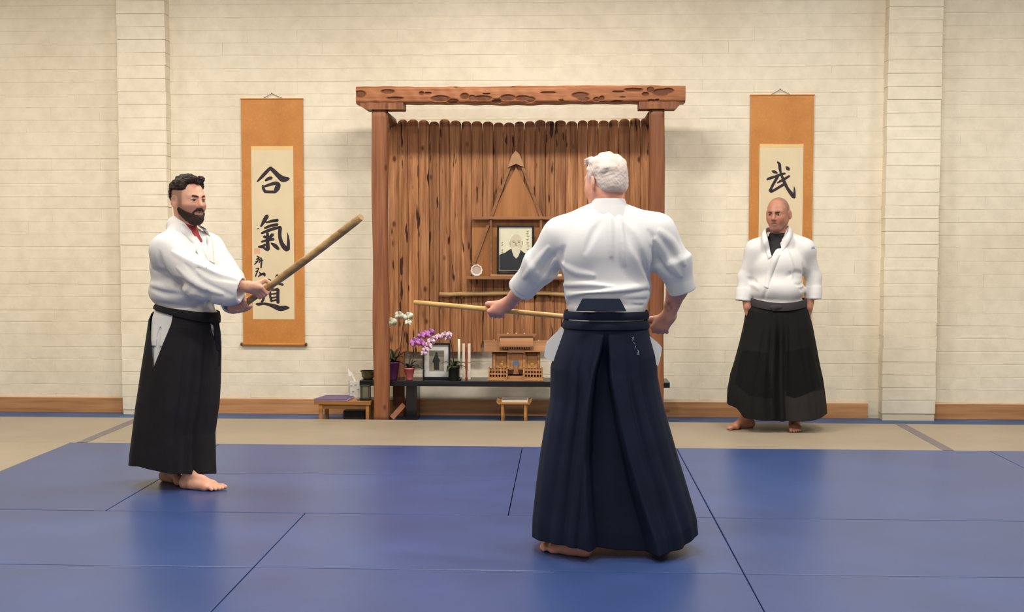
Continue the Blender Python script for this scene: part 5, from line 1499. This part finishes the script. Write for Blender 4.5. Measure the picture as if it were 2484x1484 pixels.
# skirt, with the white trousers showing in the side slit
rowsA = [(750, 384, 527), (772, 373, 528), (790, 365, 531), (821, 361, 533), (855, 356, 533), (922, 346, 532), (976, 339, 529), (1006, 335, 525), (1057, 330, 518), (1130, 323, 519), (1160, 321, 520)]
ryA = [.155, .165, .175, .182, .188, .195, .20, .202, .205, .21, .21]
zA = lambda py: float(A(430, py)[2])
def hemA(ux, uy):
    near = np.clip(-uy, 0, 1)
    return np.interp(ux, [-1, -.6, -.2, .3, .8, 1], [zA(1129), zA(1133), zA(1141), zA(1149), zA(1150), zA(1148)]) + .02 * np.clip(uy, 0, 1) + near * .040
def dispA(TH, TT, ux, uy):
    d = .007 * TT * np.sin(5 * TH + 1.0 + TT) + .003 * TT * np.sin(13 * TH + 2.2 - TT)
    for c_, w_, a_ in ((.62, .10, .020), (.80, .06, .018), (.35, .07, .010)):
        d = d - a_ * np.exp(-((ux - c_ + .06 * TT) / w_) ** 2) * (uy < .2) * ss(.05, .4, TT)
    return d
polyA = [(A(x, y)[0], A(x, y)[2]) for x, y in ((371, 742), (441, 760), (439, 781), (397, 886))]
polyA2 = [(A(x, y)[0], A(x, y)[2]) for x, y in ((519.5, 778), (527, 778), (533, 815), (531, 836))]
cutA = lambda c_: (in_poly(c_[:, 0], c_[:, 2], polyA) | in_poly(c_[:, 0], c_[:, 2], polyA2)) & (c_[:, 1] < YA + .02)
loft('hakama', rowsA, YA, ryA, M_blackcl, ra, 320, 180, .9, dispA, hemA, -.21, cutA, snap=[polyA, polyA2])
loft('trousers', [(745, 388, 522), (772, 378, 524), (821, 368, 512), (900, 362, 500)], YA, [.150, .158, .168, .168], M_gi, ra, 120, 50, .9, lambda TH, TT, ux, uy: .003 * np.sin(23 * TH), None, -.16, None, .003)
# jacket tail with its vent, hanging in the slit
tl = [[(A(x, y)[0], A(x, y)[2]) for x, y in pl] for pl in (((372, 740), (445, 740), (437, 790), (418, 833), (385, 833)),)]
tv = [(A(x, y)[0], A(x, y)[2]) for x, y in ((409, 787), (414, 791), (413, 815), (409, 834), (400, 834), (403, 805))]
loft('jacket_tail', [(747, 386, 524), (772, 375, 526), (821, 364, 514), (836, 363, 512)], YA, [.155, .163, .174, .175], M_gi, ra, 300, 90, .9, None, None, -.16, lambda c_: ~(in_poly(c_[:, 0], c_[:, 2], tl[0]) & ~in_poly(c_[:, 0], c_[:, 2], tv) & (c_[:, 1] < YA)), .005, snap=tl + [tv])
loft('waist_tie', [(746, 385, 526), (764, 380, 528)], YA, [.156, .163], M_blackcl, ra, 160, 14, .9, lambda TH, TT, ux, uy: .008 + .003 * np.sin(3.14 * TT), None, 0, None, .006, zfn=lambda ux, uy, TT: -.034 * ux + .010 * (TT - .5) * ux * -2)
q = A(524, 782, -.10)
S = SDF(); S.chain([q + (-.02, -.02, .01), q, q + (.012, -.005, -.06), q + (.02, 0, -.14), q + (.012, .01, -.24)], [.016, .018, .010, .008, .006], .01); S.chain([q, q + (.0, -.02, -.05), q + (.008, -.01, -.15)], [.014, .009, .006], .01)
part_mesh('tie_knot', S.mesh('tie_knot', .005), M_blackcl, ra)
# the wooden sword
M_sword = wood('sword_wood', (150, 116, 72), (184, 150, 102), (204, 172, 124), 'x', .55, 1.0, 0, 0, .02, .12)
sw = empty('wooden_sword', swA, 'thick pale wooden practice sword held up in both fists', 'sword')
pts = []; rad = []
side = unit(np.cross(axS, (0, 1, 0)))
for k in range(25):
    t = k / 24; pts.append(swA + (swT - swA) * t - side * (.018 * math.sin(math.pi * t)) * (1 if side[2] > 0 else -1) * .4); rad.append(.0185 + .003 * ss(.25, .4, np.array(t)) - .001 * t)
rad[0] *= .8; rad[-1] *= .86
MB().tube(pts, rad, 16).build('blade_and_handle', M_sword, sw)

# ------------------------------------------------------------------ the white-haired man seen from behind with a staff
YBm = 5.42
def B(px, py, dy=0.0): return P(px, py, YBm + dy)
rb = empty('person', (B(1480, 1340)[0], YBm, 0.0), 'white-haired man seen from behind in rolled white sleeves and navy skirt', 'person')
YAW_B = math.radians(90 + 10)
fB = np.array((math.cos(YAW_B), math.sin(YAW_B), 0)); lB = np.array((-fB[1], fB[0], 0)); RB = np.array((fB, lB, (0, 0, 1.0)))
hB = Head(B(1468, 443, .02), math.radians(90 + 38), math.radians(-6), .99)
BODY = SDF(); hB.face(BODY)
nbB = B(1477, 522, -.01); hB.neck(BODY, nbB, .057, .07)
shLb, shRb = B(1362, 572, .0), B(1590, 566, .0)
elLb, elRb = B(1292, 672, .10), B(1652, 672, .03)
jo0 = B(1616, 791, .20); jo1 = P(1005, 733, YBm + .52)
axJ = unit(jo1 - jo0)
def onjo(px):
    lo, hi = 0.0, 1.0
    for _ in range(40):
        m_ = (lo + hi) / 2; q = jo0 + (jo1 - jo0) * m_; d = q - CAMP; x = CX + FPX * float(d @ _r2) / float(d @ _f)
        if x > px: lo = m_
        else: hi = m_
    return jo0 + (jo1 - jo0) * lo
cLb = onjo(1207); cRb = onjo(1603)
wrLb = cLb + np.array((.062, -.055, .042)); wrRb = cRb + np.array((.030, -.060, .050))
BODY.ell(B(1472, 620), (.115, .165, .2), RB, .05); BODY.ell(B(1473, 730), (.11, .15, .14), RB, .05); BODY.ell(B(1470, 830), (.115, .165, .12), RB, .05)
BODY.cone(nbB, shLb, .055, .06, .04); BODY.cone(nbB, shRb, .055, .06, .04)
for s_, e_, w_ in ((shLb, elLb, wrLb), (shRb, elRb, wrRb)):
    BODY.cone(s_, e_, .055, .046, .03)
    m_ = e_ + (w_ - e_) * .3
    BODY.cone(e_, m_, .045, .046, .02); BODY.cone(m_, w_, .046, .029, .02)
grip(BODY, cLb, axJ, (.3, -.6, .75), (-.1, -.75, -.5), .0125, wrLb)
grip(BODY, cRb, axJ, (.3, -.6, .75), (.2, -.75, -.6), .0125, wrRb)
anLb, anRb = B(1402, 1320, -.12), B(1600, 1300, .12)
anLb[2] = .085; anRb[2] = .085
for hp, kn, an in ((B(1425, 850, 0), B(1405, 1080, .03), anLb), (B(1520, 850, .02), B(1580, 1080, .10), anRb)):
    BODY.cone(hp, kn, .09, .06, .04); BODY.cone(kn, an, .06, .038, .03)
foot(BODY, anLb, (-.86, .5, 0), (-.5, -.86, 0)); foot(BODY, anRb, (.1, .99, 0), (.99, -.1, 0))
def tattoo(X, c_):
    q = B(1621, 742, .10); d = ((X[:, 0] - q[0]) / .020) ** 2 + ((X[:, 2] - q[2]) / .028) ** 2
    w = np.clip(1.3 - d, 0, 1) * (np.abs(X[:, 1] - q[1]) < .2) * (.35 + .3 * np.sin(X[:, 2] * 150 + 40 * X[:, 0]) * np.sin(X[:, 0] * 190 + 1))
    w = np.clip(w, 0, 1)
    return c_ * (1 - w[:, None]) + linc((70, 60, 48)) * w[:, None]
fnB = skin_fn(hB, (214, 152, 130), (190, 120, 110), [(lambda q: ss(-.02, .0, q[:, 2]) * .35, (226, 188, 172))], tattoo)
BODY.planes([((0, 0, 1), .0012)], .002, 's')
part_mesh('body', BODY.mesh('body', .0044, fnB), M_skin, rb)
S = SDF(); hB.ell(S, (-.018, 0, .036), (.1045, .0815, .0925), .01)
hB.ell(S, (-.055, 0, -.020), (.062, .066, .055), .03)
r = random.Random(9)
for k in range(46):
    a = r.uniform(-2.9, 2.9); e = r.uniform(.1, 1.4); hB.ell(S, (-.015 + .095 * math.cos(a) * math.cos(e), .074 * math.sin(a) * math.cos(e), .036 + .086 * math.sin(e)), [r.uniform(.009, .013)] * 3, .020)
for k in range(8):
    q0 = (.060 + r.uniform(-.02, .02), r.uniform(-.04, .055), .108 + r.uniform(-.012, .012)); hB.cone(S, q0, (q0[0] + .030, q0[1] + r.uniform(0, .02), q0[2] - r.uniform(-.008, .012)), .011, .005, .006)
S.planes(hplanes(hB, [((0, 0, 1), .070), ((-1, 0, 0), -.045)]), .012, 's')
S.planes(hplanes(hB, [((0, 0, 1), .012), ((-1, 0, 0), -.008)]), .012, 's')
S.planes(hplanes(hB, [((0, 0, 1), -.058)]), .012, 's')
for t in (-1, 1): hB.ell(S, (-.010, t * .083, -.010), (.020, .014, .034), .006, 's')
def hairB(X):
    q = hB.loc(X); c_ = np.tile(linc((214, 198, 188)), (len(X), 1)); w = np.clip(np.exp(-(((q[:, 0] + .03) / .045) ** 2 + ((q[:, 1] + .005) / .04) ** 2)) * ss(.07, .12, q[:, 2]) * .7, 0, 1)
    c_ = c_ * (1 - w[:, None]) + linc((206, 152, 134)) * w[:, None]
    w = ss(-.03, -.058, q[:, 2])[:, None] * .7
    return c_ * (1 - w) + linc((208, 156, 138)) * w
part_mesh('hair', S.mesh('hair', .003, hairB, wobble(6, .0008, 420), .003), M_hairw, rb)
# jacket with rolled sleeves
J = SDF()
J.ell(B(1470, 610, -.005), (.150, .205, .20), RB, .06); J.ell(B(1474, 700, 0), (.148, .192, .14), RB, .06); J.frus(B(1473, 700), B(1471, 800), .165, .168, .05)
J.ell(B(1412, 600, -.03), (.11, .09, .13), RB, .05); J.ell(B(1532, 600, -.03), (.11, .09, .13), RB, .05)
J.cone(B(1440, 530, 0), shLb + (0, 0, .0), .062, .080, .05); J.cone(B(1512, 528, 0), shRb, .062, .082, .05)
cuLb = B(1268, 697, .17); cuRb = B(1653, 698, .045)
mL = B(1316, 640, .06); mR = B(1632, 630, .015)
J.cone(shLb, mL, .080, .078, .05); J.frus(mL, cuLb + (.008, -.01, .006), .080, .062, .04)
J.cone(shRb, mR, .082, .078, .05); J.frus(mR, cuRb, .080, .058, .04)
dL = unit(cuLb - mL); dR = unit(cuRb - mR)
J.frus(cuLb - dL * .045, cuLb + dL * .006, .062, .060, .008); J.frus(cuRb - dR * .040, cuRb + dR * .012, .060, .058, .008)
folds(J, [(((1372, 700), (1430, 702), (1500, 712), (1578, 704)), .008, 's'), (((1375, 716), (1440, 710), (1510, 704), (1580, 690)), .009, 'u'), (((1376, 730), (1430, 722), (1520, 728), (1578, 726)), .007, 's'),
          (((1374, 742), (1400, 736), (1560, 740), (1578, 742)), .007, 's'), (((1368, 690), (1420, 690), (1490, 694)), .008, 'u'),
          (((1458, 535), (1440, 565), (1420, 610)), .012, 's'), (((1476, 515), (1480, 560), (1484, 620)), .011, 'u'), (((1514, 545), (1528, 575), (1548, 620)), .012, 's'), (((1500, 520), (1508, 570), (1516, 640)), .010, 'u'),
          (((1540, 570), (1556, 620), (1576, 680)), .014, 's'), (((1368, 600), (1362, 620), (1366, 650)), .012, 's'), (((1366, 640), (1400, 660), (1440, 668)), .010, 'u'), (((1575, 560), (1590, 590), (1592, 620)), .010, 's'),
          (((1352, 610), (1330, 640), (1310, 690)), .010, 's'), (((1330, 600), (1300, 640), (1272, 672)), .010, 'u'), (((1345, 630), (1322, 668), (1300, 700)), .010, 'u'),
          (((1600, 560), (1630, 590), (1660, 640)), .012, 'u'), (((1580, 600), (1600, 640), (1625, 668)), .011, 's'), (((1590, 580), (1620, 630), (1648, 668)), .010, 'u')], .020)
J.frus(cuLb - dL * .04, cuLb + dL * .03, .052, .053, .004, 's'); J.frus(cuRb - dR * .04, cuRb + dR * .03, .050, .051, .004, 's')
part_mesh('jacket', J.mesh('jacket', .005, None, wobble(21, .0035, 24), .006), M_giB, rb)
for (cc_, dd_, r0, r1) in ((cuLb, dL, .066, .0645), (cuRb, dR, .0645, .0625)):
    S = SDF(); S.frus(cc_ - dd_ * .042, cc_ + dd_ * .014, r0, r1, .01); S.frus(cc_ - dd_ * .06, cc_ + dd_ * .03, r0 - .012, r1 - .010, .004, 's')
    part_mesh('rolled_cuff', S.mesh('rolled_cuff', .004, None, wobble(31, .002, 40), .003), M_giB, rb)
# stand collar
def collar_disp(TH, TT, ux, uy): return .002 * np.sin(5 * TH)
loft('collar', [(482, 1440, 1515), (497, 1433, 1521), (516, 1424, 1530), (530, 1415, 1540)], YBm - .012, [.066, .072, .082, .09], M_giB, rb, 120, 24, 1.0, collar_disp, None, 0, None, .007, None, [0, -.002, -.004, -.004])
# skirt
rowsB = [(776, 1371, 1568), (808, 1363, 1575), (863, 1344, 1590), (895, 1335, 1594), (918, 1335, 1595), (973, 1334, 1604), (1028, 1324, 1617), (1120, 1310, 1640), (1207, 1299, 1663), (1300, 1290, 1687), (1340, 1289, 1690)]
ryB = [.168, .178, .186, .19, .195, .205, .215, .23, .245, .26, .262]
zB = lambda py: float(B(1480, py)[2])
def hemB(ux, uy):
    return np.interp(ux, [-1, -.75, -.4, 0, .5, .8, 1], [.062, .060, .052, .034, .026, .045, .080]) + .03 * np.clip(uy, 0, 1) + .006
def dispB(TH, TT, ux, uy):
    nr = ss(.15, -.3, uy)
    xa = np.interp(TT, [0, .12, .35, .6, 1], [-.03, -.10, -.28, -.32, -.27]); xb = np.interp(TT, [0, .12, .35, .6, 1], [.02, .05, .14, .26, .44])
    ins = ss(xa - .03, xa + .025, ux) * ss(xb + .03, xb - .025, ux) * ss(.03, .2, TT)
    d = -.085 * ins * nr
    d = d + .014 * nr * np.exp(-((ux - xa + .035) / .04) ** 2) * ss(.1, .3, TT) + .014 * nr * np.exp(-((ux - xb - .035) / .04) ** 2) * ss(.1, .3, TT)
    for c0, c1, w_, a_ in ((-.42, -.62, .05, .016), (-.62, -.80, .05, .010), (.38, .66, .05, .014), (-.2, -.45, .03, .010), (.62, .84, .05, .008)):
        d = d - a_ * nr * np.exp(-((ux - (c0 + (c1 - c0) * TT)) / w_) ** 2) * ss(.08, .35, TT)
    d = d + .004 * np.sin(7 * TH + 2 * TT) * TT + .0015 * np.sin(23 * TH + 1.5 - 2 * TT) * TT
    return d
cutB_ = [[(B(x, y)[0], B(x, y)[2]) for x, y in pl] for pl in (((1330, 800), (1359, 806), (1347, 838), (1338, 872), (1326, 872)), ((1560, 802), (1602, 802), (1602, 880), (1593, 880), (1584, 850), (1570, 820)))]
loft('hakama', rowsB, YBm, ryB, M_navycl, rb, 420, 190, .88, dispB, hemB, 0.0, None)
# white jacket tails pushed out at the hips
for pts in (((1362, 800), (1354, 811), (1340, 824), (1329, 836), (1326, 848), (1325, 860), (1331, 865), (1345, 870), (1370, 850), (1376, 800)), ((1556, 800), (1566, 812), (1582, 826), (1595, 836), (1599, 842), (1597, 858), (1592, 877), (1575, 860), (1550, 840), (1545, 800))):
    MB().prism([(B(x, y)[0], B(x, y)[2]) for x, y in pts], YBm - .05, YBm + .10).build('jacket_tail', M_giB, rb, bevel=.008)
loft('waistband', [(774, 1370, 1569), (794, 1366, 1573)], YBm, [.172, .178], M_navycl, rb, 160, 14, .9, lambda TH, TT, ux, uy: .004 + .003 * np.sin(3.14 * TT), None, 0, None, .005)
loft('waist_tie', [(752, 1375, 1566), (771, 1372, 1568)], YBm, [.170, .173], M_navycl, rb, 160, 14, .9, lambda TH, TT, ux, uy: .010 + .003 * np.sin(3.14 * TT), None, 0, None, .006)
yk = YBm - .172
vs = []
for (x, y, d_) in ((1413, 724, -.004), (1504, 724.5, -.004), (1520, 755, -.022), (1397, 754, -.022)): vs.append(B(x, y, -.172 + d_))
MB().add([p + np.array((0, e, 0)) for e in (0, .012) for p in vs], [(0, 1, 2, 3), (7, 6, 5, 4), (0, 4, 5, 1), (1, 5, 6, 2), (2, 6, 7, 3), (3, 7, 4, 0)]).build('back_plate', M_navycl, rb, bevel=.002)
# white embroidery on the seat of the skirt
hk = [o for o in col.objects if o.parent == rb and o.name.startswith('hakama')][0]
deps = None
hv = np.empty(len(hk.data.vertices) * 3, np.float32); hk.data.vertices.foreach_get('co', hv); hv = hv.reshape(-1, 3) + wloc(rb)
hv = hv[hv[:, 1] < YBm - .02]
def near_y(p): return float(hv[np.argmin((hv[:, 0] - p[0]) ** 2 + (hv[:, 2] - p[2]) ** 2), 1])
M_thread = plain('white_thread', (150, 160, 176), .7, .05)
for seg in (((1533, 818), (1537, 822), (1534, 827)), ((1537, 817), (1533, 824)), ((1537, 830), (1541, 836)), ((1541, 838), (1543, 846)), ((1545, 848), (1549, 852), (1546, 856)), ((1549, 850), (1548, 861)), ((1545, 858), (1551, 860))):
    q = []
    for x, y in seg:
        p = B(x, y, -.19); yy = near_y(p) - .002; q.append(P(x, y, yy))
    MB().tube(q, .0010, 6).build('embroidery', M_thread, rb)
# the staff
M_jo = wood('pale_staff_wood', (196, 150, 84), (220, 178, 108), (232, 196, 130), 'x', .45, 1.0, 0, 0, .02, .08)
jo = empty('wooden_staff', jo0, 'slender pale wooden staff held level before the white-haired man', 'staff')
je = jo0
MB().tube([je + (jo1 - je) * t for t in np.linspace(0, 1, 12)], [.0108] + [.012] * 10 + [.0108], 16).build('shaft', M_jo, jo)

# ------------------------------------------------------------------ the shaven-headed man by the wall
YC = 9.03
def C(px, py, dy=0.0): return P(px, py, YC + dy)
rc = empty('person', (C(1884, 1030)[0], YC, 0.0), 'shaven-headed man with hands in the slits of a patched faded black skirt', 'person')
YAW_C = math.radians(-90 - 6)
fC = np.array((math.cos(YAW_C), math.sin(YAW_C), 0)); lC = np.array((-fC[1], fC[0], 0)); RC = np.array((fC, lC, (0, 0, 1.0)))
hC = Head(C(1887, 519.5, -.01), math.radians(-90 - 27), math.radians(-5), 1.02)
BODY = SDF(); hC.face(BODY); nbC = C(1888, 577, .02); hC.neck(BODY, nbC, .053, .064)
shRc, shLc = C(1834, 606), C(1952, 606)
elRc, elLc = C(1806, 672, .03), C(1973, 672, .03)
wrRc, wrLc = C(1813, 744, -.03), C(1962, 745, -.03)
BODY.ell(C(1888, 645), (.10, .15, .165), RC, .04); BODY.ell(C(1886, 710), (.13, .16, .13), RC, .05); BODY.ell(C(1886, 765), (.12, .165, .11), RC, .05)
BODY.cone(nbC - (0, 0, .03), shRc, .042, .048, .03); BODY.cone(nbC - (0, 0, .03), shLc, .042, .048, .03)
for s_, e_, w_, hd_ in ((shRc, elRc, wrRc, C(1836, 792, -.05)), (shLc, elLc, wrLc, C(1938, 794, -.05))):
    BODY.cone(s_, e_, .048, .036, .03); BODY.cone(e_, w_, .038, .030, .02)
    d_ = unit(hd_ - w_); n_ = np.array((0, -1.0, 0)); t_ = unit(np.cross(d_, n_)); BODY.ell(w_ + d_ * .045, (.05, .016, .038), np.array((d_, n_, t_)), .02)
    for i, o in enumerate((-.027, -.009, .009, .026)):
        b0 = w_ + d_ * .08 + t_ * o; BODY.cone(b0, b0 + d_ * .04 - n_ * .004, .0095, .009, .008); BODY.cone(b0 + d_ * .04 - n_ * .004, b0 + d_ * (.072 - .006 * abs(i - 1.4)) - n_ * .014, .009, .0078, .005)
    BODY.cone(w_ + d_ * .02 + t_ * .025 * (1 if d_[0] < 0 else -1), w_ + d_ * .07 + t_ * .05 * (1 if d_[0] < 0 else -1), .013, .010, .012)
anRc, anLc = C(1812, 1022, .0), C(1926, 1024, -.02)
anRc[2] = .085; anLc[2] = .085
for hp, kn, an in ((C(1858, 790), C(1830, 900, -.03), anRc), (C(1915, 790), C(1928, 900, -.04), anLc)):
    BODY.cone(hp, kn, .088, .058, .04); BODY.cone(kn, an, .058, .037, .03)
foot(BODY, anRc, (-.85, -.52, 0), (-.52, .85, 0), .95); foot(BODY, anLc, (-.12, -.99, 0), (.99, -.12, 0), .95)
stubC = [(lambda q: np.maximum(ss(.055, .075, q[:, 2]) * ss(.055, .02, q[:, 0]), ss(.045, .01, q[:, 0]) * ss(.012, .03, q[:, 2])) * ss(-.05, -.03, q[:, 2]) * .55, (112, 92, 84)),
         (lambda q: ss(-.045, -.07, q[:, 2]) * ss(.0, .03, q[:, 0]) * ss(-.14, -.12, q[:, 2]) * .22, (120, 96, 88))]
fnC = skin_fn(hC, (176, 122, 98), (150, 90, 78), stubC)
BODY.planes([((0, 0, 1), .0012)], .002, 's')
part_mesh('body', BODY.mesh('body', .0044, fnC), M_skin, rc)
eyes(hC, rc, (52, 34, 26), M_browC, .0042, -.004, -.002)
S = SDF(); S.ell(C(1886, 634), (.126, .15, .150), RC, .05); nx = unit(hC.T(-.022, 0, -.06) - nbC); S.cone(nbC + nx * .004, nbC - nx * .04, .070, .085, .02); S.cone(nbC - (0, 0, .03), shRc, .052, .05, .03); S.cone(nbC - (0, 0, .03), shLc, .052, .05, .03)
part_mesh('shirt', S.mesh('shirt', .006), M_blk, rc)
J = SDF()
J.ell(C(1887, 645), (.155, .20, .165), RC, .05); J.ell(C(1886, 700, -.01), (.172, .198, .13), RC, .05); J.ell(C(1886, 735), (.15, .19, .06), RC, .03)
J.cone(C(1870, 580, .02), shRc, .056, .072, .05); J.cone(C(1906, 578, .02), shLc, .058, .074, .05)
J.cone(C(1868, 566, .03), C(1872, 590, 0), .034, .06, .03); J.cone(C(1908, 562, .03), C(1904, 590, 0), .034, .06, .03)
cuRc, cuLc = C(1802, 729, .0), C(1974, 726, .0)
for s_, e_, c_, q in ((shRc, elRc, cuRc, -1), (shLc, elLc, cuLc, 1)):
    d_ = unit(c_ - e_); J.cone(s_, e_, .070, .053, .05); J.cone(e_, c_ - d_ * .05, .053, .054, .03); J.frus(c_ - d_ * .08, c_, .053, .060, .02)
folds(J, [(((1816, 676), (1828, 682), (1836, 690)), .014, 's'), (((1822, 690), (1834, 694), (1840, 700)), .010, 'u'),
          (((1910, 670), (1930, 662), (1948, 664)), .014, 's'), (((1950, 640), (1952, 670), (1952, 700)), .014, 's'), (((1930, 690), (1942, 690), (1950, 684)), .012, 's'), (((1938, 700), (1946, 702), (1951, 698)), .012, 's'),
          (((1880, 640), (1866, 680), (1852, 725)), .008, 's'), (((1905, 600), (1920, 640), (1922, 670)), .012, 'u')], .022)
NECK[rc.name] = (1887, 620)
lapel('lapel', J, YC, [(1888, 545, .10), (1864, 551, .06), (1858, 558, -.02), (1862, 580, -.09), (1867, 604, None), (1872, 622, None)], [(1888, 560, .115), (1856, 563, .075), (1848, 568, -.02), (1851, 588, -.10), (1858, 612, None), (1864, 628, None)], M_gi, rc, .006)
lapel('lapel', J, YC, [(1888, 545, .10), (1908, 546, .06), (1913, 552, -.01), (1906, 572, -.08), (1891, 594, None), (1873, 622, None), (1860, 665, None), (1853, 695, None)], [(1888, 560, .115), (1918, 560, .075), (1923, 566, -.01), (1917, 582, -.09), (1902, 605, None), (1885, 634, None), (1872, 672, None), (1864, 700, None)], M_gi, rc, .006)
prism_cut(J, [(1858, 530), (1914, 530), (1908, 560), (1872, 622), (1859, 556)], YC - .4, YC + .07, .006, YC)
for c_, e_ in ((cuRc, elRc), (cuLc, elLc)):
    d_ = unit(c_ - e_); J.frus(c_ - d_ * .05, c_ + d_ * .03, .049, .050, .004, 's')
part_mesh('jacket', J.mesh('jacket', .006, None, wobble(41, .004, 24), .006), M_gi, rc)
band('sleeve_label', J, [(1969, 601), (1976, 600)], 5, plain('blue_grey_label', (140, 150, 172), .6), rc, .003, .003, 2)
rowsC = [(741, 1822, 1952), (754, 1810, 1960), (793, 1804, 1970), (839, 1794, 1978), (898, 1780, 1987), (931, 1771, 1993), (977, 1764, 1998), (1000, 1763, 2000), (1020, 1763, 2001)]
ryC = [.17, .178, .19, .20, .22, .23, .245, .25, .255]
zC = lambda py: float(C(1884, py)[2])
def hemC(ux, uy):
    nr = ss(.2, -.3, uy)
    return np.interp(ux, [-1, -.85, -.72, -.4, 0, .5, .8, 1], [zC(978), zC(984), zC(1004), zC(1008), zC(1011), zC(1009), zC(1004), zC(997)]) + .02 * np.clip(uy, 0, 1)
def dispC(TH, TT, ux, uy):
    nr = ss(.2, -.2, uy)
    d = .004 * np.sin(7 * TH + 1 + 2 * TT) * (.3 + TT) + .0015 * np.sin(19 * TH) * TT
    for c0, c1, w_, a_ in ((-.14, -.06, .06, .050), (.04, .10, .05, .030), (-.34, -.26, .05, .020), (.2, .16, .04, .018), (-.5, -.55, .04, .010), (.5, .6, .05, .010)):
        d = d - a_ * nr * np.exp(-((ux - (c0 + (c1 - c0) * TT)) / w_) ** 2) * ss(.02, .4, TT)
    d = d + .03 * nr * np.exp(-((ux - .62) / .25) ** 2) * ss(.3, .8, TT) + .02 * nr * np.exp(-((ux + .6) / .25) ** 2) * ss(.3, .8, TT)
    return d
pC = [[(C(x, y)[0], C(x, y)[2]) for x, y in pl] for pl in (((1895, 848), (1955, 836), (1982, 932), (1912, 956), (1893, 950)), ((1796, 845), (1850, 850), (1862, 955), (1842, 956), (1806, 950), (1776, 925)))]
def colC(v, TT, ux, uy):
    c_ = np.tile(linc((21, 21, 20)), (len(v), 1)); fr = uy < .15
    c_[fr & in_poly(v[:, 0], v[:, 2], pC[0])] = linc((10, 9, 10)); c_[fr & in_poly(v[:, 0], v[:, 2], pC[1])] = linc((10, 9, 10))
    f_ = fr & (v[:, 2] < zC(940)) & (ux > .1); c_[f_ & ~in_poly(v[:, 0], v[:, 2], pC[0])] = linc((40, 38, 36))
    return c_
loft('hakama', rowsC, YC, ryC, M_charcl, rc, 300, 150, .9, dispC, hemC, 0.0, None, .004, colC, zfn=lambda ux, uy, TT: (.024 * np.abs(ux) ** 2 - .014) * (1 - TT) ** 3)
M_belt = plain('faded_black_tie', (52, 48, 50), .8, .1, 12)
def beltz(TH, TT, ux, uy): return .008 + .002 * np.sin(3.14 * TT)
loft('waist_tie', [(727, 1821, 1952), (746, 1820, 1954)], YC, [.172, .176], M_belt, rc, 160, 14, .9, beltz, None, 0, None, .006, zfn=lambda ux, uy, TT: .030 * np.abs(ux) ** 2 - .014)
S = SDF(); q = C(1884, 741, -.19); S.ell(q + (0, .009, -.012), (.05, .010, .018), None, .01); S.ell(q + (-.02, .010, -.02), (.02, .010, .022), None, .01)
part_mesh('tie_knot', S.mesh('tie_knot', .005), M_belt, rc)
